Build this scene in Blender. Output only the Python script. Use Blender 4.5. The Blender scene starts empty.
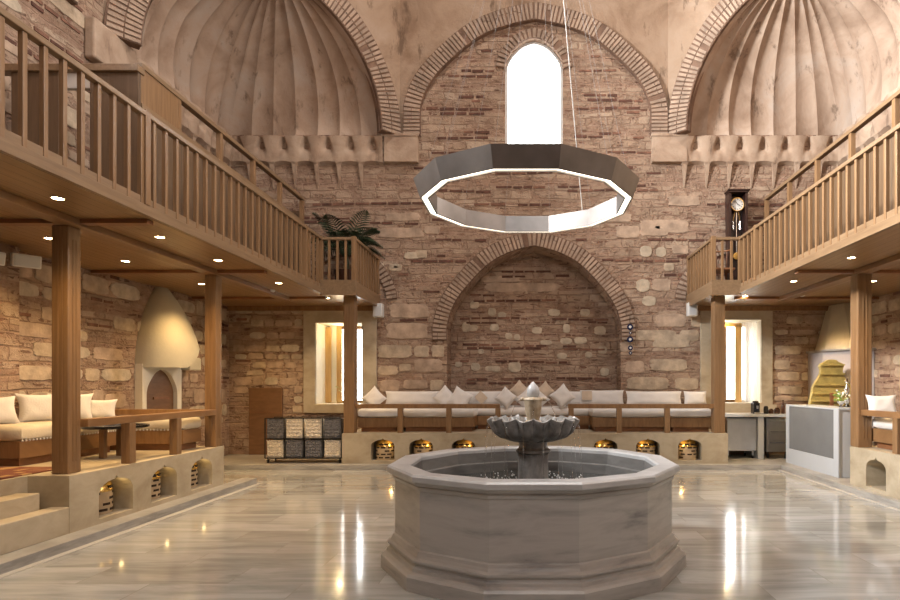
import bpy, bmesh, math, random
from mathutils import Vector, Matrix
from mathutils.geometry import tessellate_polygon
random.seed(7)
S = bpy.context.scene; COL = S.collection
PI = math.pi
F = 580.0; VX, VY, H = 530.0, 386.0, 1.5
def X_(px, Y): return (px - VX) * Y / F
def Z_(py, Y): return H - (py - VY) * Y / F
# room
WY = 11.95; XL = -6.2; XR = 6.4; YF = -1.6
ZS = 3.14      # balcony soffit
ZP = 0.64      # seating platform top
ZK = 0.09      # marble kerb

# ------------------------------------------------------------ materials
def mat(name):
    m = bpy.data.materials.new(name); m.use_nodes = True
    nt = m.node_tree; b = nt.nodes['Principled BSDF']
    return m, nt, b
class N:
    def __init__(s, nt): s.nt = nt
    def n(s, t, **k):
        o = s.nt.nodes.new(t)
        for a, v in k.items():
            if a.startswith('i_'): 
                key = a[2:]
                key = int(key) if key.isdigit() else key.replace('_', ' ')
                o.inputs[key].default_value = v
            else: setattr(o, a, v)
        return o
    def l(s, a, b): s.nt.links.new(a, b)
    def math(s, op, a, b=None, c=None):
        o = s.nt.nodes.new('ShaderNodeMath'); o.operation = op
        for i, v in enumerate((a, b, c)):
            if v is None: continue
            if isinstance(v, (int, float)): o.inputs[i].default_value = v
            else: s.l(v, o.inputs[i])
        return o.outputs[0]
    def mix(s, f, a, b, mode='MIX'):
        o = s.nt.nodes.new('ShaderNodeMix'); o.data_type = 'RGBA'; o.blend_type = mode
        for sock, v in ((o.inputs[0], f), (o.inputs[6], a), (o.inputs[7], b)):
            if isinstance(v, (int, float)): sock.default_value = v
            elif isinstance(v, tuple): sock.default_value = v if len(v) == 4 else (*v, 1)
            else: s.l(v, sock)
        return o.outputs[2]
    def ramp(s, f, stops, interp='LINEAR'):
        o = s.nt.nodes.new('ShaderNodeValToRGB'); r = o.color_ramp; r.interpolation = interp
        while len(r.elements) < len(stops): r.elements.new(0.5)
        for e, (p, c) in zip(r.elements, stops):
            e.position = p; e.color = (*c, 1) if isinstance(c, tuple) else (c, c, c, 1)
        s.l(f, o.inputs[0]); return o.outputs[0]
    def pos(s, obj=False):
        return s.n('ShaderNodeTexCoord').outputs['Object'] if obj else s.n('ShaderNodeNewGeometry').outputs['Position']
    def mapv(s, v, scale=(1, 1, 1), rot=(0, 0, 0), loc=(0, 0, 0)):
        o = s.n('ShaderNodeMapping'); s.l(v, o.inputs[0])
        o.inputs['Scale'].default_value = scale; o.inputs['Rotation'].default_value = rot; o.inputs['Location'].default_value = loc
        return o.outputs[0]
    def noise(s, v, scale, detail=4, rough=.55, dist=0):
        o = s.n('ShaderNodeTexNoise'); s.l(v, o.inputs['Vector'])
        o.inputs['Scale'].default_value = scale; o.inputs['Detail'].default_value = detail
        o.inputs['Roughness'].default_value = rough; o.inputs['Distortion'].default_value = dist
        return o.outputs['Fac']
    def bump(s, h, strength, dist, b):
        o = s.n('ShaderNodeBump'); o.inputs['Strength'].default_value = strength; o.inputs['Distance'].default_value = dist
        s.l(h, o.inputs['Height']); s.l(o.outputs[0], b.inputs['Normal'])
def simple(name, col, rough=.6, metal=0, nscale=0, namt=.12, bump=0, bscale=None, spec=None, coat=0, sheen=0):
    m, nt, b = mat(name); k = N(nt)
    b.inputs['Roughness'].default_value = rough; b.inputs['Metallic'].default_value = metal
    if spec is not None: b.inputs['Specular IOR Level'].default_value = spec
    if coat: b.inputs['Coat Weight'].default_value = coat
    if sheen: b.inputs['Sheen Weight'].default_value = sheen
    b.inputs['Base Color'].default_value = (*col, 1)
    if nscale:
        n = k.noise(k.pos(), nscale, 5)
        k.l(k.mix(k.ramp(n, [(.3, 0.), (.7, 1.)]), tuple(c * (1 - namt) for c in col), tuple(min(1, c * (1 + namt)) for c in col)), b.inputs['Base Color'])
    if bump: k.bump(k.noise(k.pos(), bscale or 40, 4), bump, .02, b)
    return m
def masonry(name, tint=1.0):
    m, nt, b = mat(name); k = N(nt)
    g = k.pos(); sx = k.n('ShaderNodeSeparateXYZ'); k.l(g, sx.inputs[0])
    u = k.math('ADD', sx.outputs[0], sx.outputs[1]); z = sx.outputs[2]
    cx = k.n('ShaderNodeCombineXYZ'); k.l(u, cx.inputs[0]); k.l(z, cx.inputs[1])
    uv = cx.outputs[0]
    wob = k.math('MULTIPLY', k.math('SUBTRACT', k.noise(uv, .9, 3), .5), .16)
    wob2 = k.math('MULTIPLY', k.math('SUBTRACT', k.noise(uv, 9, 3), .5), .016)
    zz = k.math('ADD', k.math('ADD', z, wob), wob2)
    uu = k.math('ADD', u, k.math('MULTIPLY', k.math('SUBTRACT', k.noise(uv, 3.1, 3), .5), .25))
    c2 = k.n('ShaderNodeCombineXYZ'); k.l(uu, c2.inputs[0]); k.l(zz, c2.inputs[1]); uvw = c2.outputs[0]
    # squared rubble blocks in wavy courses
    def blocks(w, h, seed, msz):
        o = k.n('ShaderNodeTexBrick'); o.offset = .37; o.squash = 1.6; o.squash_frequency = 3
        k.l(k.mapv(uvw, (1, 1, 1), loc=(seed, seed * .37, 0)), o.inputs['Vector']); o.inputs['Scale'].default_value = 1
        o.inputs['Brick Width'].default_value = w; o.inputs['Row Height'].default_value = h; o.inputs['Mortar Size'].default_value = msz; o.inputs['Mortar Smooth'].default_value = .6
        o.inputs['Color1'].default_value = (0, 0, 0, 1); o.inputs['Color2'].default_value = (1, 1, 1, 1); o.inputs['Mortar'].default_value = (.5, .5, .5, 1)
        return o
    bl = blocks(.46, .17, 3.0, .017)
    rnd_ = k.math('FRACT', k.math('MULTIPLY', k.noise(bl.outputs['Color'], 1, 0), 1)) if False else bl.outputs['Color']
    stone = k.ramp(rnd_, [(0, (.36, .27, .20)), (.35, (.52, .43, .335)), (.7, (.40, .31, .235)), (1, (.64, .56, .45))])
    stone = k.mix(.45, stone, k.ramp(k.noise(uv, 8, 6, .7), [(.3, (.27, .20, .15)), (.7, (.52, .43, .335))]))
    rag = k.ramp(k.noise(uv, 3.3, 5, .7), [(.42, 0.), (.50, 1.)])
    sf = k.math('MULTIPLY', k.math('SUBTRACT', 1.0, bl.outputs['Fac']), rag)
    mort = k.ramp(k.noise(k.mapv(uv, (1, 2.4, 1)), 4.5, 7, .72), [(.28, (.17, .105, .074)), (.5, (.31, .22, .165)), (.72, (.46, .37, .295))])
    base = k.mix(k.math('MULTIPLY', sf, .8), mort, stone)
    # thin brick courses in bands
    bt = k.n('ShaderNodeTexBrick'); k.l(uvw, bt.inputs['Vector'])
    bt.inputs['Scale'].default_value = 1; bt.inputs['Brick Width'].default_value = .31; bt.inputs['Row Height'].default_value = .085
    bt.inputs['Mortar Size'].default_value = .019; bt.inputs['Mortar Smooth'].default_value = .25; bt.inputs['Bias'].default_value = -.1
    bt.inputs['Color1'].default_value = (.085, .036, .026, 1); bt.inputs['Color2'].default_value = (.19, .09, .065, 1); bt.inputs['Mortar'].default_value = (.40, .30, .235, 1)
    per = .51
    t = k.math('FRACT', k.math('DIVIDE', zz, per))
    band = k.ramp(t, [(.0, 1.), (.325, 1.), (.34, 0.), (.99, 0.)])
    pres = k.ramp(k.noise(k.mapv(uv, (.35, 2.2, 1)), 1.0, 3), [(.39, 0.), (.43, 1.)])
    smear = k.ramp(k.noise(k.mapv(uv, (2.0, 7, 1)), 1.6, 5, .65), [(.54, 0.), (.60, 1.)])
    bandf = k.math('MULTIPLY', band, pres)
    plug = k.ramp(k.noise(uv, 6, 5), [(.3, (.28, .19, .14)), (.7, (.41, .31, .24))])
    brick = k.mix(k.math('MULTIPLY', smear, .85), plug, bt.outputs['Color'])
    col = k.mix(bandf, base, brick)
    stray = k.ramp(k.noise(k.mapv(uv, (2.2, 9, 1), loc=(7, 3, 0)), 1.3, 3), [(.60, 0.), (.63, 1.)])
    col = k.mix(k.math('MULTIPLY', stray, .8), col, bt.outputs['Color'])
    # plaster smears and stains
    big = k.noise(uv, .55, 5, .6)
    col = k.mix(k.ramp(big, [(.35, 0.), (.75, .45)]), col, (.37, .28, .22))
    col = k.mix(1.0, col, k.ramp(k.noise(uv, 2.3, 6, .65), [(.25, (.72, .70, .68)), (.75, (1.18, 1.16, 1.14))]), 'MULTIPLY')
    col = k.mix(1.0, col, (tint * 1.02, tint * .97, tint * .94), 'MULTIPLY')
    k.l(col, b.inputs['Base Color']); b.inputs['Roughness'].default_value = .92; b.inputs['Specular IOR Level'].default_value = .2
    hb = k.math('ADD', k.math('MULTIPLY', sf, .6), k.math('MULTIPLY', k.noise(uv, 22, 6, .7), .7))
    hb = k.math('SUBTRACT', hb, k.math('MULTIPLY', bandf, .25))
    k.bump(hb, .75, .05, b)
    return m
def plaster(name, a, bcol, c, scale=.9):
    m, nt, b = mat(name); k = N(nt); p = k.pos()
    col = k.ramp(k.noise(p, scale, 6, .62, .6), [(.3, a), (.52, bcol), (.72, c)])
    st = k.noise(k.mapv(p, (1.5, 1.5, .55)), 2.1, 5, .7)
    col = k.mix(k.ramp(st, [(.58, 0.), (.68, .75)]), col, tuple(v * .55 for v in a))
    k.l(col, b.inputs['Base Color']); b.inputs['Roughness'].default_value = .9; b.inputs['Specular IOR Level'].default_value = .2
    k.bump(k.noise(p, 9, 6, .6), .35, .04, b); return m
def marble(name, base, vein, light, rough, axis=(1, 8, 8), scale=1.2, slabs=None, amt=.8, coat=0):
    m, nt, b = mat(name); k = N(nt); p = k.pos()
    warp = k.n('ShaderNodeVectorMath', operation='ADD')
    k.l(k.mapv(p, axis), warp.inputs[0])
    nv = k.n('ShaderNodeTexNoise'); nv.inputs['Scale'].default_value = .8; k.l(p, nv.inputs['Vector']); 
    sc = k.n('ShaderNodeVectorMath', operation='SCALE'); k.l(nv.outputs['Color'], sc.inputs[0]); sc.inputs['Scale'].default_value = 1.2
    k.l(sc.outputs[0], warp.inputs[1]); v = warp.outputs[0]
    if slabs:
        bt = k.n('ShaderNodeTexBrick'); bt.offset = .5
        k.l(k.mapv(p, (1, 1, 1)), bt.inputs['Vector']); bt.inputs['Scale'].default_value = 1
        bt.inputs['Brick Width'].default_value = slabs[0]; bt.inputs['Row Height'].default_value = slabs[1]
        bt.inputs['Mortar Size'].default_value = .004; bt.inputs['Mortar Smooth'].default_value = .2; bt.inputs['Bias'].default_value = 0
        bt.inputs['Color1'].default_value = (0, 0, 0, 1); bt.inputs['Color2'].default_value = (1, 1, 1, 1); bt.inputs['Mortar'].default_value = (.5, .5, .5, 1)
        off = k.n('ShaderNodeVectorMath', operation='MULTIPLY_ADD'); k.l(bt.outputs['Color'], off.inputs[0]); off.inputs[1].default_value = (7, 11, 3); k.l(v, off.inputs[2]); v = off.outputs[0]
    n1 = k.noise(v, scale, 6, .62, .3)
    col = k.ramp(n1, [(.28, vein), (.45, base), (.58, light), (.75, base)])
    if slabs:
        tone = k.mix(k.math('MULTIPLY', bt.outputs['Color'], 1.0), (.80, .78, .75), (1.14, 1.14, 1.13))
        col = k.mix(1.0, col, tone, 'MULTIPLY')
        col = k.mix(k.math('MULTIPLY', bt.outputs['Fac'], .45), col, (.22, .18, .14))
    k.l(col, b.inputs['Base Color']); b.inputs['Roughness'].default_value = rough
    if coat: b.inputs['Coat Weight'].default_value = coat; b.inputs['Coat Roughness'].default_value = .05
    k.l(k.math('MULTIPLY_ADD', k.noise(p, 5, 4), .08, rough - .04), b.inputs['Roughness'])
    return m
def wood(name, c1, c2, rough=.45, axis=(12, 1.2, 12), planks=None):
    m, nt, b = mat(name); k = N(nt); p = k.pos()
    n1 = k.noise(k.mapv(p, axis), 1.6, 5, .6, .5)
    col = k.ramp(n1, [(.3, c1), (.7, c2)])
    if planks:
        a, w = planks
        s = k.n('ShaderNodeSeparateXYZ'); k.l(p, s.inputs[0])
        t = k.math('FRACT', k.math('DIVIDE', s.outputs[a], w))
        g = k.ramp(t, [(0, 0.), (.06, 1.), (.94, 1.), (1, 0.)])
        col = k.mix(g, tuple(v * .45 for v in c1), col)
        k.bump(g, .4, .01, b)
    k.l(col, b.inputs['Base Color']); b.inputs['Roughness'].default_value = rough
    return m
def emit(name, col, st):
    m, nt, b = mat(name); b.inputs['Base Color'].default_value = (*col, 1)
    b.inputs['Emission Color'].default_value = (*col, 1); b.inputs['Emission Strength'].default_value = st; return m
M = {}
M['masonry'] = masonry('rubble_masonry')
M['ashlar'] = simple('ashlar_stone', (.44, .35, .255), .9, nscale=5, namt=.3, bump=.6, bscale=16)
M['ashlar2'] = simple('ashlar_stone_rosy', (.41, .305, .225), .9, nscale=5, namt=.3, bump=.6, bscale=14)
M['ashlar3'] = simple('cream_stone', (.47, .395, .30), .9, nscale=6, namt=.25, bump=.6, bscale=18)
M['brick'] = simple('thin_brick', (.22, .125, .09), .9, nscale=6, namt=.4, bump=.6, bscale=30)
M['ring_bed'] = simple('arch_joint', (.19, .118, .082), .95, nscale=5, namt=.3, bump=.5, bscale=30)
M['ring_brick'] = simple('worn_arch_brick', (.355, .265, .20), .9, nscale=3, namt=.3, bump=.6, bscale=30)
M['brick_dark'] = simple('dark_thin_brick', (.115, .052, .036), .9, nscale=9, namt=.4, bump=.5, bscale=40)
M['brick_red'] = simple('rosy_thin_brick', (.21, .105, .07), .9, nscale=9, namt=.35, bump=.5, bscale=40)
M['mortar'] = simple('lime_mortar', (.38, .29, .225), .95, nscale=4, namt=.22, bump=.6, bscale=22)
M['plaster'] = plaster('pink_plaster', (.23, .15, .10), (.36, .26, .185), (.42, .325, .25))
M['shell'] = plaster('shell_plaster', (.28, .195, .14), (.43, .325, .25), (.45, .38, .325), 1.1)
M['muq'] = plaster('muqarnas_plaster', (.31, .215, .155), (.42, .315, .235), (.48, .375, .29), 2.2)
M['white_plaster'] = simple('white_plaster', (.74, .70, .60), .85, nscale=2, namt=.06, bump=.15, bscale=12)
M['floor'] = marble('floor_marble', (.335, .34, .33), (.24, .245, .24), (.42, .425, .415), .13, axis=(.9, 6, 1), scale=1.0, slabs=(1.15, .40), coat=.35)
M['kerb'] = marble('kerb_marble', (.27, .262, .245), (.19, .187, .18), (.37, .36, .34), .3, axis=(1.5, 1.5, 10), scale=1.3)
M['kerb_light'] = simple('pale_joint_marble', (.42, .41, .385), .3)
M['tan'] = simple('warm_pierced_stone', (.46, .35, .22), .5, nscale=8, namt=.2)
M['fount'] = marble('fountain_marble', (.41, .405, .395), (.20, .205, .21), (.49, .485, .47), .32, axis=(1.1, 1.1, 7), scale=1.25)
M['fount_top'] = marble('rim_marble', (.47, .49, .51), (.38, .395, .41), (.55, .57, .59), .3, axis=(2, 2, 6), scale=1.2)
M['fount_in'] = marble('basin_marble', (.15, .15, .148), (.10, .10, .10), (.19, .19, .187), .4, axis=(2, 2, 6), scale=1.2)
M['grey_marble'] = marble('wet_grey_marble', (.24, .24, .235), (.14, .14, .14), (.34, .34, .335), .28, axis=(5, 5, 3), scale=2)
M['alabaster'] = marble('aged_alabaster', (.44, .34, .22), (.22, .14, .08), (.56, .48, .36), .35, axis=(6, 6, 4), scale=2)
M['lime'] = marble('platform_limestone', (.39, .33, .235), (.31, .255, .175), (.45, .39, .29), .55, axis=(2, 2, 3), scale=1.1)
M['wood'] = wood('teak_wood', (.18, .092, .038), (.27, .15, .066), .42, (14, 1.5, 2.5))
M['woodv'] = wood('teak_upright', (.18, .10, .045), (.27, .16, .078), .42, (22, 22, 1.2))
M['woodp'] = wood('panel_boards', (.10, .06, .032), (.155, .098, .055), .5, (18, 18, 1.0), planks=(1, .16))
M['woodx'] = wood('teak_along_room', (.18, .112, .06), (.26, .172, .098), .38, (14, 1.2, 14))
M['soffit'] = wood('soffit_boards', (.22, .118, .046), (.31, .18, .074), .35, (16, .8, 16), planks=(0, .12))
M['door_wood'] = wood('door_veneer', (.14, .07, .032), (.21, .11, .052), .5, (3, 3, 12))
M['wood_dark'] = wood('reddish_teak', (.17, .07, .03), (.27, .12, .05), .4, (3, 3, 14))
M['case'] = wood('clock_mahogany', (.018, .007, .005), (.035, .012, .009), .3, (20, 20, 2))
M['white_fab'] = simple('white_cotton', (.68, .66, .645), .95, nscale=6, namt=.04, bump=.15, bscale=60, sheen=.2)
M['cream_fab'] = simple('cream_mattress_cloth', (.58, .52, .41), .95, nscale=5, namt=.06, bump=.2, bscale=60)
M['beige_fab'] = simple('beige_linen', (.56, .46, .36), .95, nscale=8, namt=.08, bump=.2, bscale=70)
M['brass'] = simple('brass', (.80, .55, .18), .25, 1, nscale=8, namt=.2)
M['brass_dull'] = simple('gilded_stone', (.47, .38, .13), .5, .25, nscale=5, namt=.25, bump=.5, bscale=14)
M['dark'] = simple('slot_shade', (.03, .015, .008), .9)  # near-black colour stands in for shade inside the lantern openings
M['steel'] = simple('brushed_steel', (.55, .545, .53), .33, 1, nscale=3, namt=.12)
M['chand'] = simple('patinated_steel', (.28, .265, .255), .42, 1, nscale=2.2, namt=.25)
M['black'] = simple('black_lacquer', (.012, .012, .014), .25)
M['blackiron'] = simple('black_iron', (.03, .03, .03), .5, .5)
M['greige'] = simple('grey_plaster', (.40, .37, .37), .7, nscale=3, namt=.05)
M['white_paint'] = simple('white_paint', (.66, .66, .65), .5)
M['grill'] = simple('grey_grille', (.50, .52, .54), .6)
M['grey_panel'] = simple('frosted_grey_glass', (.17, .18, .19), .22, nscale=3, namt=.06)
M['counter'] = simple('pale_corian', (.48, .52, .57), .3, nscale=2, namt=.03)
M['hood'] = simple('cream_hood_plaster', (.54, .50, .38), .8, nscale=3, namt=.05, bump=.15, bscale=18)
M['hoodstrip'] = simple('hood_cladding', (.60, .55, .42), .6, nscale=3, namt=.06)
M['silver'] = simple('polished_silver', (.7, .7, .7), .12, 1)
M['cable'] = simple('steel_cable', (.28, .26, .25), .4, .3)
M['leaf'] = simple('palm_leaf', (.022, .038, .015), .55, nscale=9, namt=.4)
M['leafy'] = simple('fresh_leaf', (.22, .34, .07), .5, nscale=9, namt=.3)
M['pot'] = simple('dark_glazed_pot', (.06, .025, .015), .25)
M['rope_grey'] = simple('grey_woven_cord', (.19, .19, .205), .8, nscale=30, namt=.4, bump=.8, bscale=60)
M['rope_white'] = simple('cream_woven_cord', (.76, .70, .60), .8, nscale=30, namt=.2, bump=.8, bscale=60)
M['petal'] = simple('white_petal', (.8, .78, .7), .7)
M['led'] = emit('chandelier_diffuser', (1, .88, .70), 4.5)
M['bulb'] = emit('halogen_lamp', (1, .72, .36), 60)
M['blue'] = simple('blue_bead_glass', (.02, .03, .08), .1)
def rugmat():
    m, nt, b = mat('kilim_wool'); k = N(nt); p = k.pos()
    v = k.n('ShaderNodeTexVoronoi', feature='F1', distance='MANHATTAN'); k.l(k.mapv(p, (7, 7, 1)), v.inputs['Vector']); v.inputs['Scale'].default_value = 1; v.inputs['Randomness'].default_value = .25
    s = k.n('ShaderNodeSeparateColor'); k.l(v.outputs['Color'], s.inputs[0])
    col = k.ramp(s.outputs[0], [(0, (.15, .05, .03)), (.35, (.20, .085, .045)), (.55, (.36, .22, .10)), (.8, (.16, .05, .03)), (1, (.40, .30, .17))], 'CONSTANT')
    k.l(col, b.inputs['Base Color']); b.inputs['Roughness'].default_value = .95
    k.bump(k.noise(p, 90, 2), .4, .01, b); return m
M['rug'] = rugmat()
def glassmat(name, rough=0.0, col=(1, 1, 1)):
    m, nt, b = mat(name); b.inputs['Transmission Weight'].default_value = 1; b.inputs['Roughness'].default_value = rough
    b.inputs['Base Color'].default_value = (*col, 1); b.inputs['IOR'].default_value = 1.45; return m
M['pane'] = glassmat('window_pane', 0)
def watermat():
    m, nt, b = mat('pool_water'); k = N(nt); p = k.pos()
    b.inputs['Base Color'].default_value = (.06, .065, .065, 1); b.inputs['Roughness'].default_value = .06; b.inputs['IOR'].default_value = 1.33
    d = k.n('ShaderNodeVectorMath', operation='DISTANCE'); k.l(p, d.inputs[0]); d.inputs[1].default_value = (.028, 5.17, .6)
    near = k.ramp(d.outputs['Value'], [(.3, 1.), (.85, .12)])
    n = k.math('MULTIPLY', k.noise(p, 26, 4, .7, 1.0), near)
    k.bump(n, 1.0, .10, b); return m
M['water'] = watermat()
M['foam'] = simple('splash_foam', (.85, .88, .9), .15, spec=.8)

# ------------------------------------------------------------ mesh builder
class MB:
    def __init__(s): s.v = []; s.f = []; s.m = []; s.mi = 0
    def add(s, vs, fs):
        o = len(s.v); s.v += [tuple(v) for v in vs]; s.f += [tuple(i + o for i in f) for f in fs]; s.m += [s.mi] * len(fs); return s
    def box(s, x0, y0, z0, x1, y1, z1, mtx=None, taper=None):
        vs = [(x, y, z) for z in (z0, z1) for y in (y0, y1) for x in (x0, x1)]
        if mtx: vs = [tuple(mtx @ Vector(v)) for v in vs]
        return s.add(vs, [(0, 2, 3, 1), (4, 5, 7, 6), (0, 1, 5, 4), (2, 6, 7, 3), (0, 4, 6, 2), (1, 3, 7, 5)])
    def hexa(s, vs): return s.add(vs, [(0, 3, 2, 1), (4, 5, 6, 7), (0, 1, 5, 4), (1, 2, 6, 5), (2, 3, 7, 6), (3, 0, 4, 7)])
    def loft(s, rings, cap0=True, cap1=True, closed=True):
        n = len(rings[0]); o = len(s.v)
        for r in rings: s.v += [tuple(p) for p in r]
        for i in range(len(rings) - 1):
            for j in range(n if closed else n - 1):
                a = o + i * n + j; b = o + i * n + (j + 1) % n
                s.f.append((a, b, b + n, a + n)); s.m.append(s.mi)
        if cap0: s.f.append(tuple(o + j for j in reversed(range(n)))); s.m.append(s.mi)
        if cap1: s.f.append(tuple(o + (len(rings) - 1) * n + j for j in range(n))); s.m.append(s.mi)
        return s
    def lathe(s, prof, n=24, c=(0, 0, 0), ph=0, rf=None, cap0=True, cap1=True):
        rings = []
        for (r, z) in prof:
            rings.append([(c[0] + r * (rf(2 * PI * j / n, z) if rf else 1) * math.cos(2 * PI * j / n + ph), c[1] + r * (rf(2 * PI * j / n, z) if rf else 1) * math.sin(2 * PI * j / n + ph), c[2] + z) for j in range(n)])
        return s.loft(rings, cap0, cap1)
    def tube(s, pts, r, n=8):
        pts = [Vector(p) for p in pts]; rings = []
        for i, p in enumerate(pts):
            d = (pts[min(i + 1, len(pts) - 1)] - pts[max(i - 1, 0)]).normalized()
            a = Vector((0, 0, 1)) if abs(d.z) < .9 else Vector((1, 0, 0))
            u = d.cross(a).normalized(); w = d.cross(u)
            rr = r[i] if isinstance(r, (list, tuple)) else r
            rings.append([p + (u * math.cos(2 * PI * j / n) + w * math.sin(2 * PI * j / n)) * rr for j in range(n)])
        return s.loft(rings)
    def sphere(s, c, r, n=12, sz=1):
        return s.lathe([(max(1e-4, r * math.sin(PI * i / 8)), -r * sz * math.cos(PI * i / 8)) for i in range(9)], n, c)
    def build(s, name, mats, parent=None, smooth=False, bevel=0, recalc=True):
        me = bpy.data.meshes.new(name); me.from_pydata(s.v, [], s.f)
        mats = mats if isinstance(mats, list) else [mats]
        for m in mats: me.materials.append(M[m] if isinstance(m, str) else m)
        me.polygons.foreach_set('material_index', s.m)
        if recalc:
            bm = bmesh.new(); bm.from_mesh(me); bmesh.ops.remove_doubles(bm, verts=bm.verts, dist=1e-5); bmesh.ops.recalc_face_normals(bm, faces=bm.faces); bm.to_mesh(me); bm.free()
        if smooth:
            me.polygons.foreach_set('use_smooth', [True] * len(me.polygons))
            if smooth is not True: me.set_sharp_from_angle(angle=math.radians(smooth))
        o = bpy.data.objects.new(name, me); COL.objects.link(o)
        if parent: o.parent = parent; o.matrix_parent_inverse = Matrix.Translation(-parent.location) if parent.type == 'EMPTY' and parent.parent is None and not any(parent.rotation_euler) else Matrix()
        if bevel:
            b = o.modifiers.new('bevel', 'BEVEL'); b.width = bevel; b.segments = 2; b.limit_method = 'ANGLE'; b.angle_limit = .7
        return o
def localise(o):
    """bake parent inverse so copies follow their parent's local frame"""
    return o
def struct(o, name=None):
    o['kind'] = 'structure'; return o
def tag(o, label, cat, group=None, kind=None):
    o['label'] = label; o['category'] = cat
    if group: o['group'] = group
    if kind: o['kind'] = kind
    return o
def empty(name, loc, label, cat, group=None):
    o = bpy.data.objects.new(name, None); COL.objects.link(o); o.location = loc; o.empty_display_size = .1
    return tag(o, label, cat, group)
def copy_tree(o, parent=None):
    c = o.copy(); COL.objects.link(c)
    if parent: c.parent = parent
    for ch in list(o.children): copy_tree(ch, c)
    return c
def box_obj(name, m, x0, y0, z0, x1, y1, z1, parent=None, bevel=.004):
    return MB().box(x0, y0, z0, x1, y1, z1).build(name, m, parent, bevel=bevel)

# pointed four-centred arch profile, fitted once for every arch of the hall
_T = [(1, 0), (.992, .107), (.924, .3125), (.786, .518), (.527, .786), (.275, .925), (0, 1)]
def arch_pts(half, rise, n=28):
    pts = []
    P = _T
    for i in range(len(P) - 1):
        p0 = P[max(i - 1, 0)]; p1 = P[i]; p2 = P[i + 1]; p3 = P[min(i + 2, len(P) - 1)]
        if i == 0: p0 = (1.0, -.2)
        k = max(2, n // (len(P) - 1))
        for j in range(k):
            t = j / k
            q = [0.5 * (2 * p1[a] + (-p0[a] + p2[a]) * t + (2 * p0[a] - 5 * p1[a] + 4 * p2[a] - p3[a]) * t * t + (-p0[a] + 3 * p1[a] - 3 * p2[a] + p3[a]) * t ** 3) for a in (0, 1)]
            pts.append((q[0] * half, q[1] * rise))
    right = pts; left = [(-x, z) for x, z in reversed(pts)]
    return right + [(0, rise)] + left      # from right spring over the crown to left spring
def arch_open(cx, z0, zs, half, rise, n=28):
    return [(cx + half, z0)] + [(cx + x, zs + z) for x, z in arch_pts(half, rise, n)] + [(cx - half, z0)]
def rect(x0, z0, x1, z1): return [(x0, z0), (x1, z0), (x1, z1), (x0, z1)]
def poly_holes(mb, outer, holes, to3):
    loops = [[Vector((a, b, 0)) for a, b in l] for l in [outer] + holes]
    tris = tessellate_polygon(loops)
    flat = [p for l in [outer] + holes for p in l]
    mb.add([to3(a, b, 0) for a, b in flat], [t for t in tris])
def jamb(mb, loop, to3, depth, closed=True):
    n = len(loop); vs = [to3(a, b, 0) for a, b in loop] + [to3(a, b, depth) for a, b in loop]
    mb.add(vs, [(i, (i + 1) % n, (i + 1) % n + n, i + n) for i in range(n if closed else n - 1)])
def cap(mb, loop, to3, depth):
    loops = [[Vector((a, b, 0)) for a, b in loop]]
    mb.add([to3(a, b, depth) for a, b in loop], [t for t in tessellate_polygon(loops)])
def voussoirs(name, cx, zs, half, rise, th, to3, parent, proud=.05, depth=.02, leg=0.0, step=.085, label=None, soffit=.0):
    """arch ring: mortar bed with thin radial bricks in two staggered rows"""
    inner = [(cx + x, zs + z) for x, z in arch_pts(half, rise, 60)]
    if leg: inner = [(cx + half, zs - leg)] + inner + [(cx - half, zs - leg)]
    # resample by length
    def resample(pts, d):
        L = [0]
        for a, b in zip(pts, pts[1:]): L.append(L[-1] + math.dist(a, b))
        n = max(2, int(L[-1] / d)); out = []; j = 0
        for i in range(n + 1):
            s = L[-1] * i / n
            while j < len(L) - 2 and L[j + 1] < s: j += 1
            t = (s - L[j]) / max(1e-9, L[j + 1] - L[j])
            out.append((pts[j][0] + (pts[j + 1][0] - pts[j][0]) * t, pts[j][1] + (pts[j + 1][1] - pts[j][1]) * t))
        return out
    P = resample(inner, step)
    nrm = []
    for i in range(len(P)):
        a = P[max(0, i - 2)]; b = P[min(len(P) - 1, i + 2)]; dx, dz = b[0] - a[0], b[1] - a[1]; l = math.hypot(dx, dz)
        nrm.append((dz / l, -dx / l))
    mb = MB(); mb.mi = 0
    rings = []
    for p, q in zip(P, nrm):
        o = (p[0] + q[0] * th, p[1] + q[1] * th)
        rings.append([to3(*p, soffit), to3(*p, -proud), to3(*o, -proud), to3(*o, depth)])
    mb.loft(rings, True, True)
    mb.mi = 1; rnd = random.Random(17 + int(half * 100))
    for i in range(len(P) - 1):
        rb_ = rnd.choice((.96, .96, .5, .62)); segs = [(.03, rb_)] + ([(rb_ + .04, .95)] if rb_ < .9 else [])
        for (r0, r1), off in zip(segs, (0, 0)):
            if rnd.random() < .04: continue
            t0 = .16 + rnd.uniform(-.04, .04); t1 = t0 + .62 + rnd.uniform(-.06, .06)
            def pt(t, r):
                a = P[i]; b = P[i + 1]; na = nrm[i]; nb = nrm[i + 1]
                x = a[0] + (b[0] - a[0]) * t; z = a[1] + (b[1] - a[1]) * t; nx = na[0] + (nb[0] - na[0]) * t; nz = na[1] + (nb[1] - na[1]) * t
                return (x + nx * th * r, z + nz * th * r)
            q = [pt(t0, r0), pt(t1, r0), pt(t1, r1), pt(t0, r1)]; pr = proud + .012 + rnd.uniform(0, .008)
            mb.hexa([to3(*p, -proud + .01) for p in q] + [to3(*p, -pr) for p in q])
    o = mb.build(name, ['ring_bed', 'ring_brick'], parent)
    if label: o['label'] = label
    return o

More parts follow.
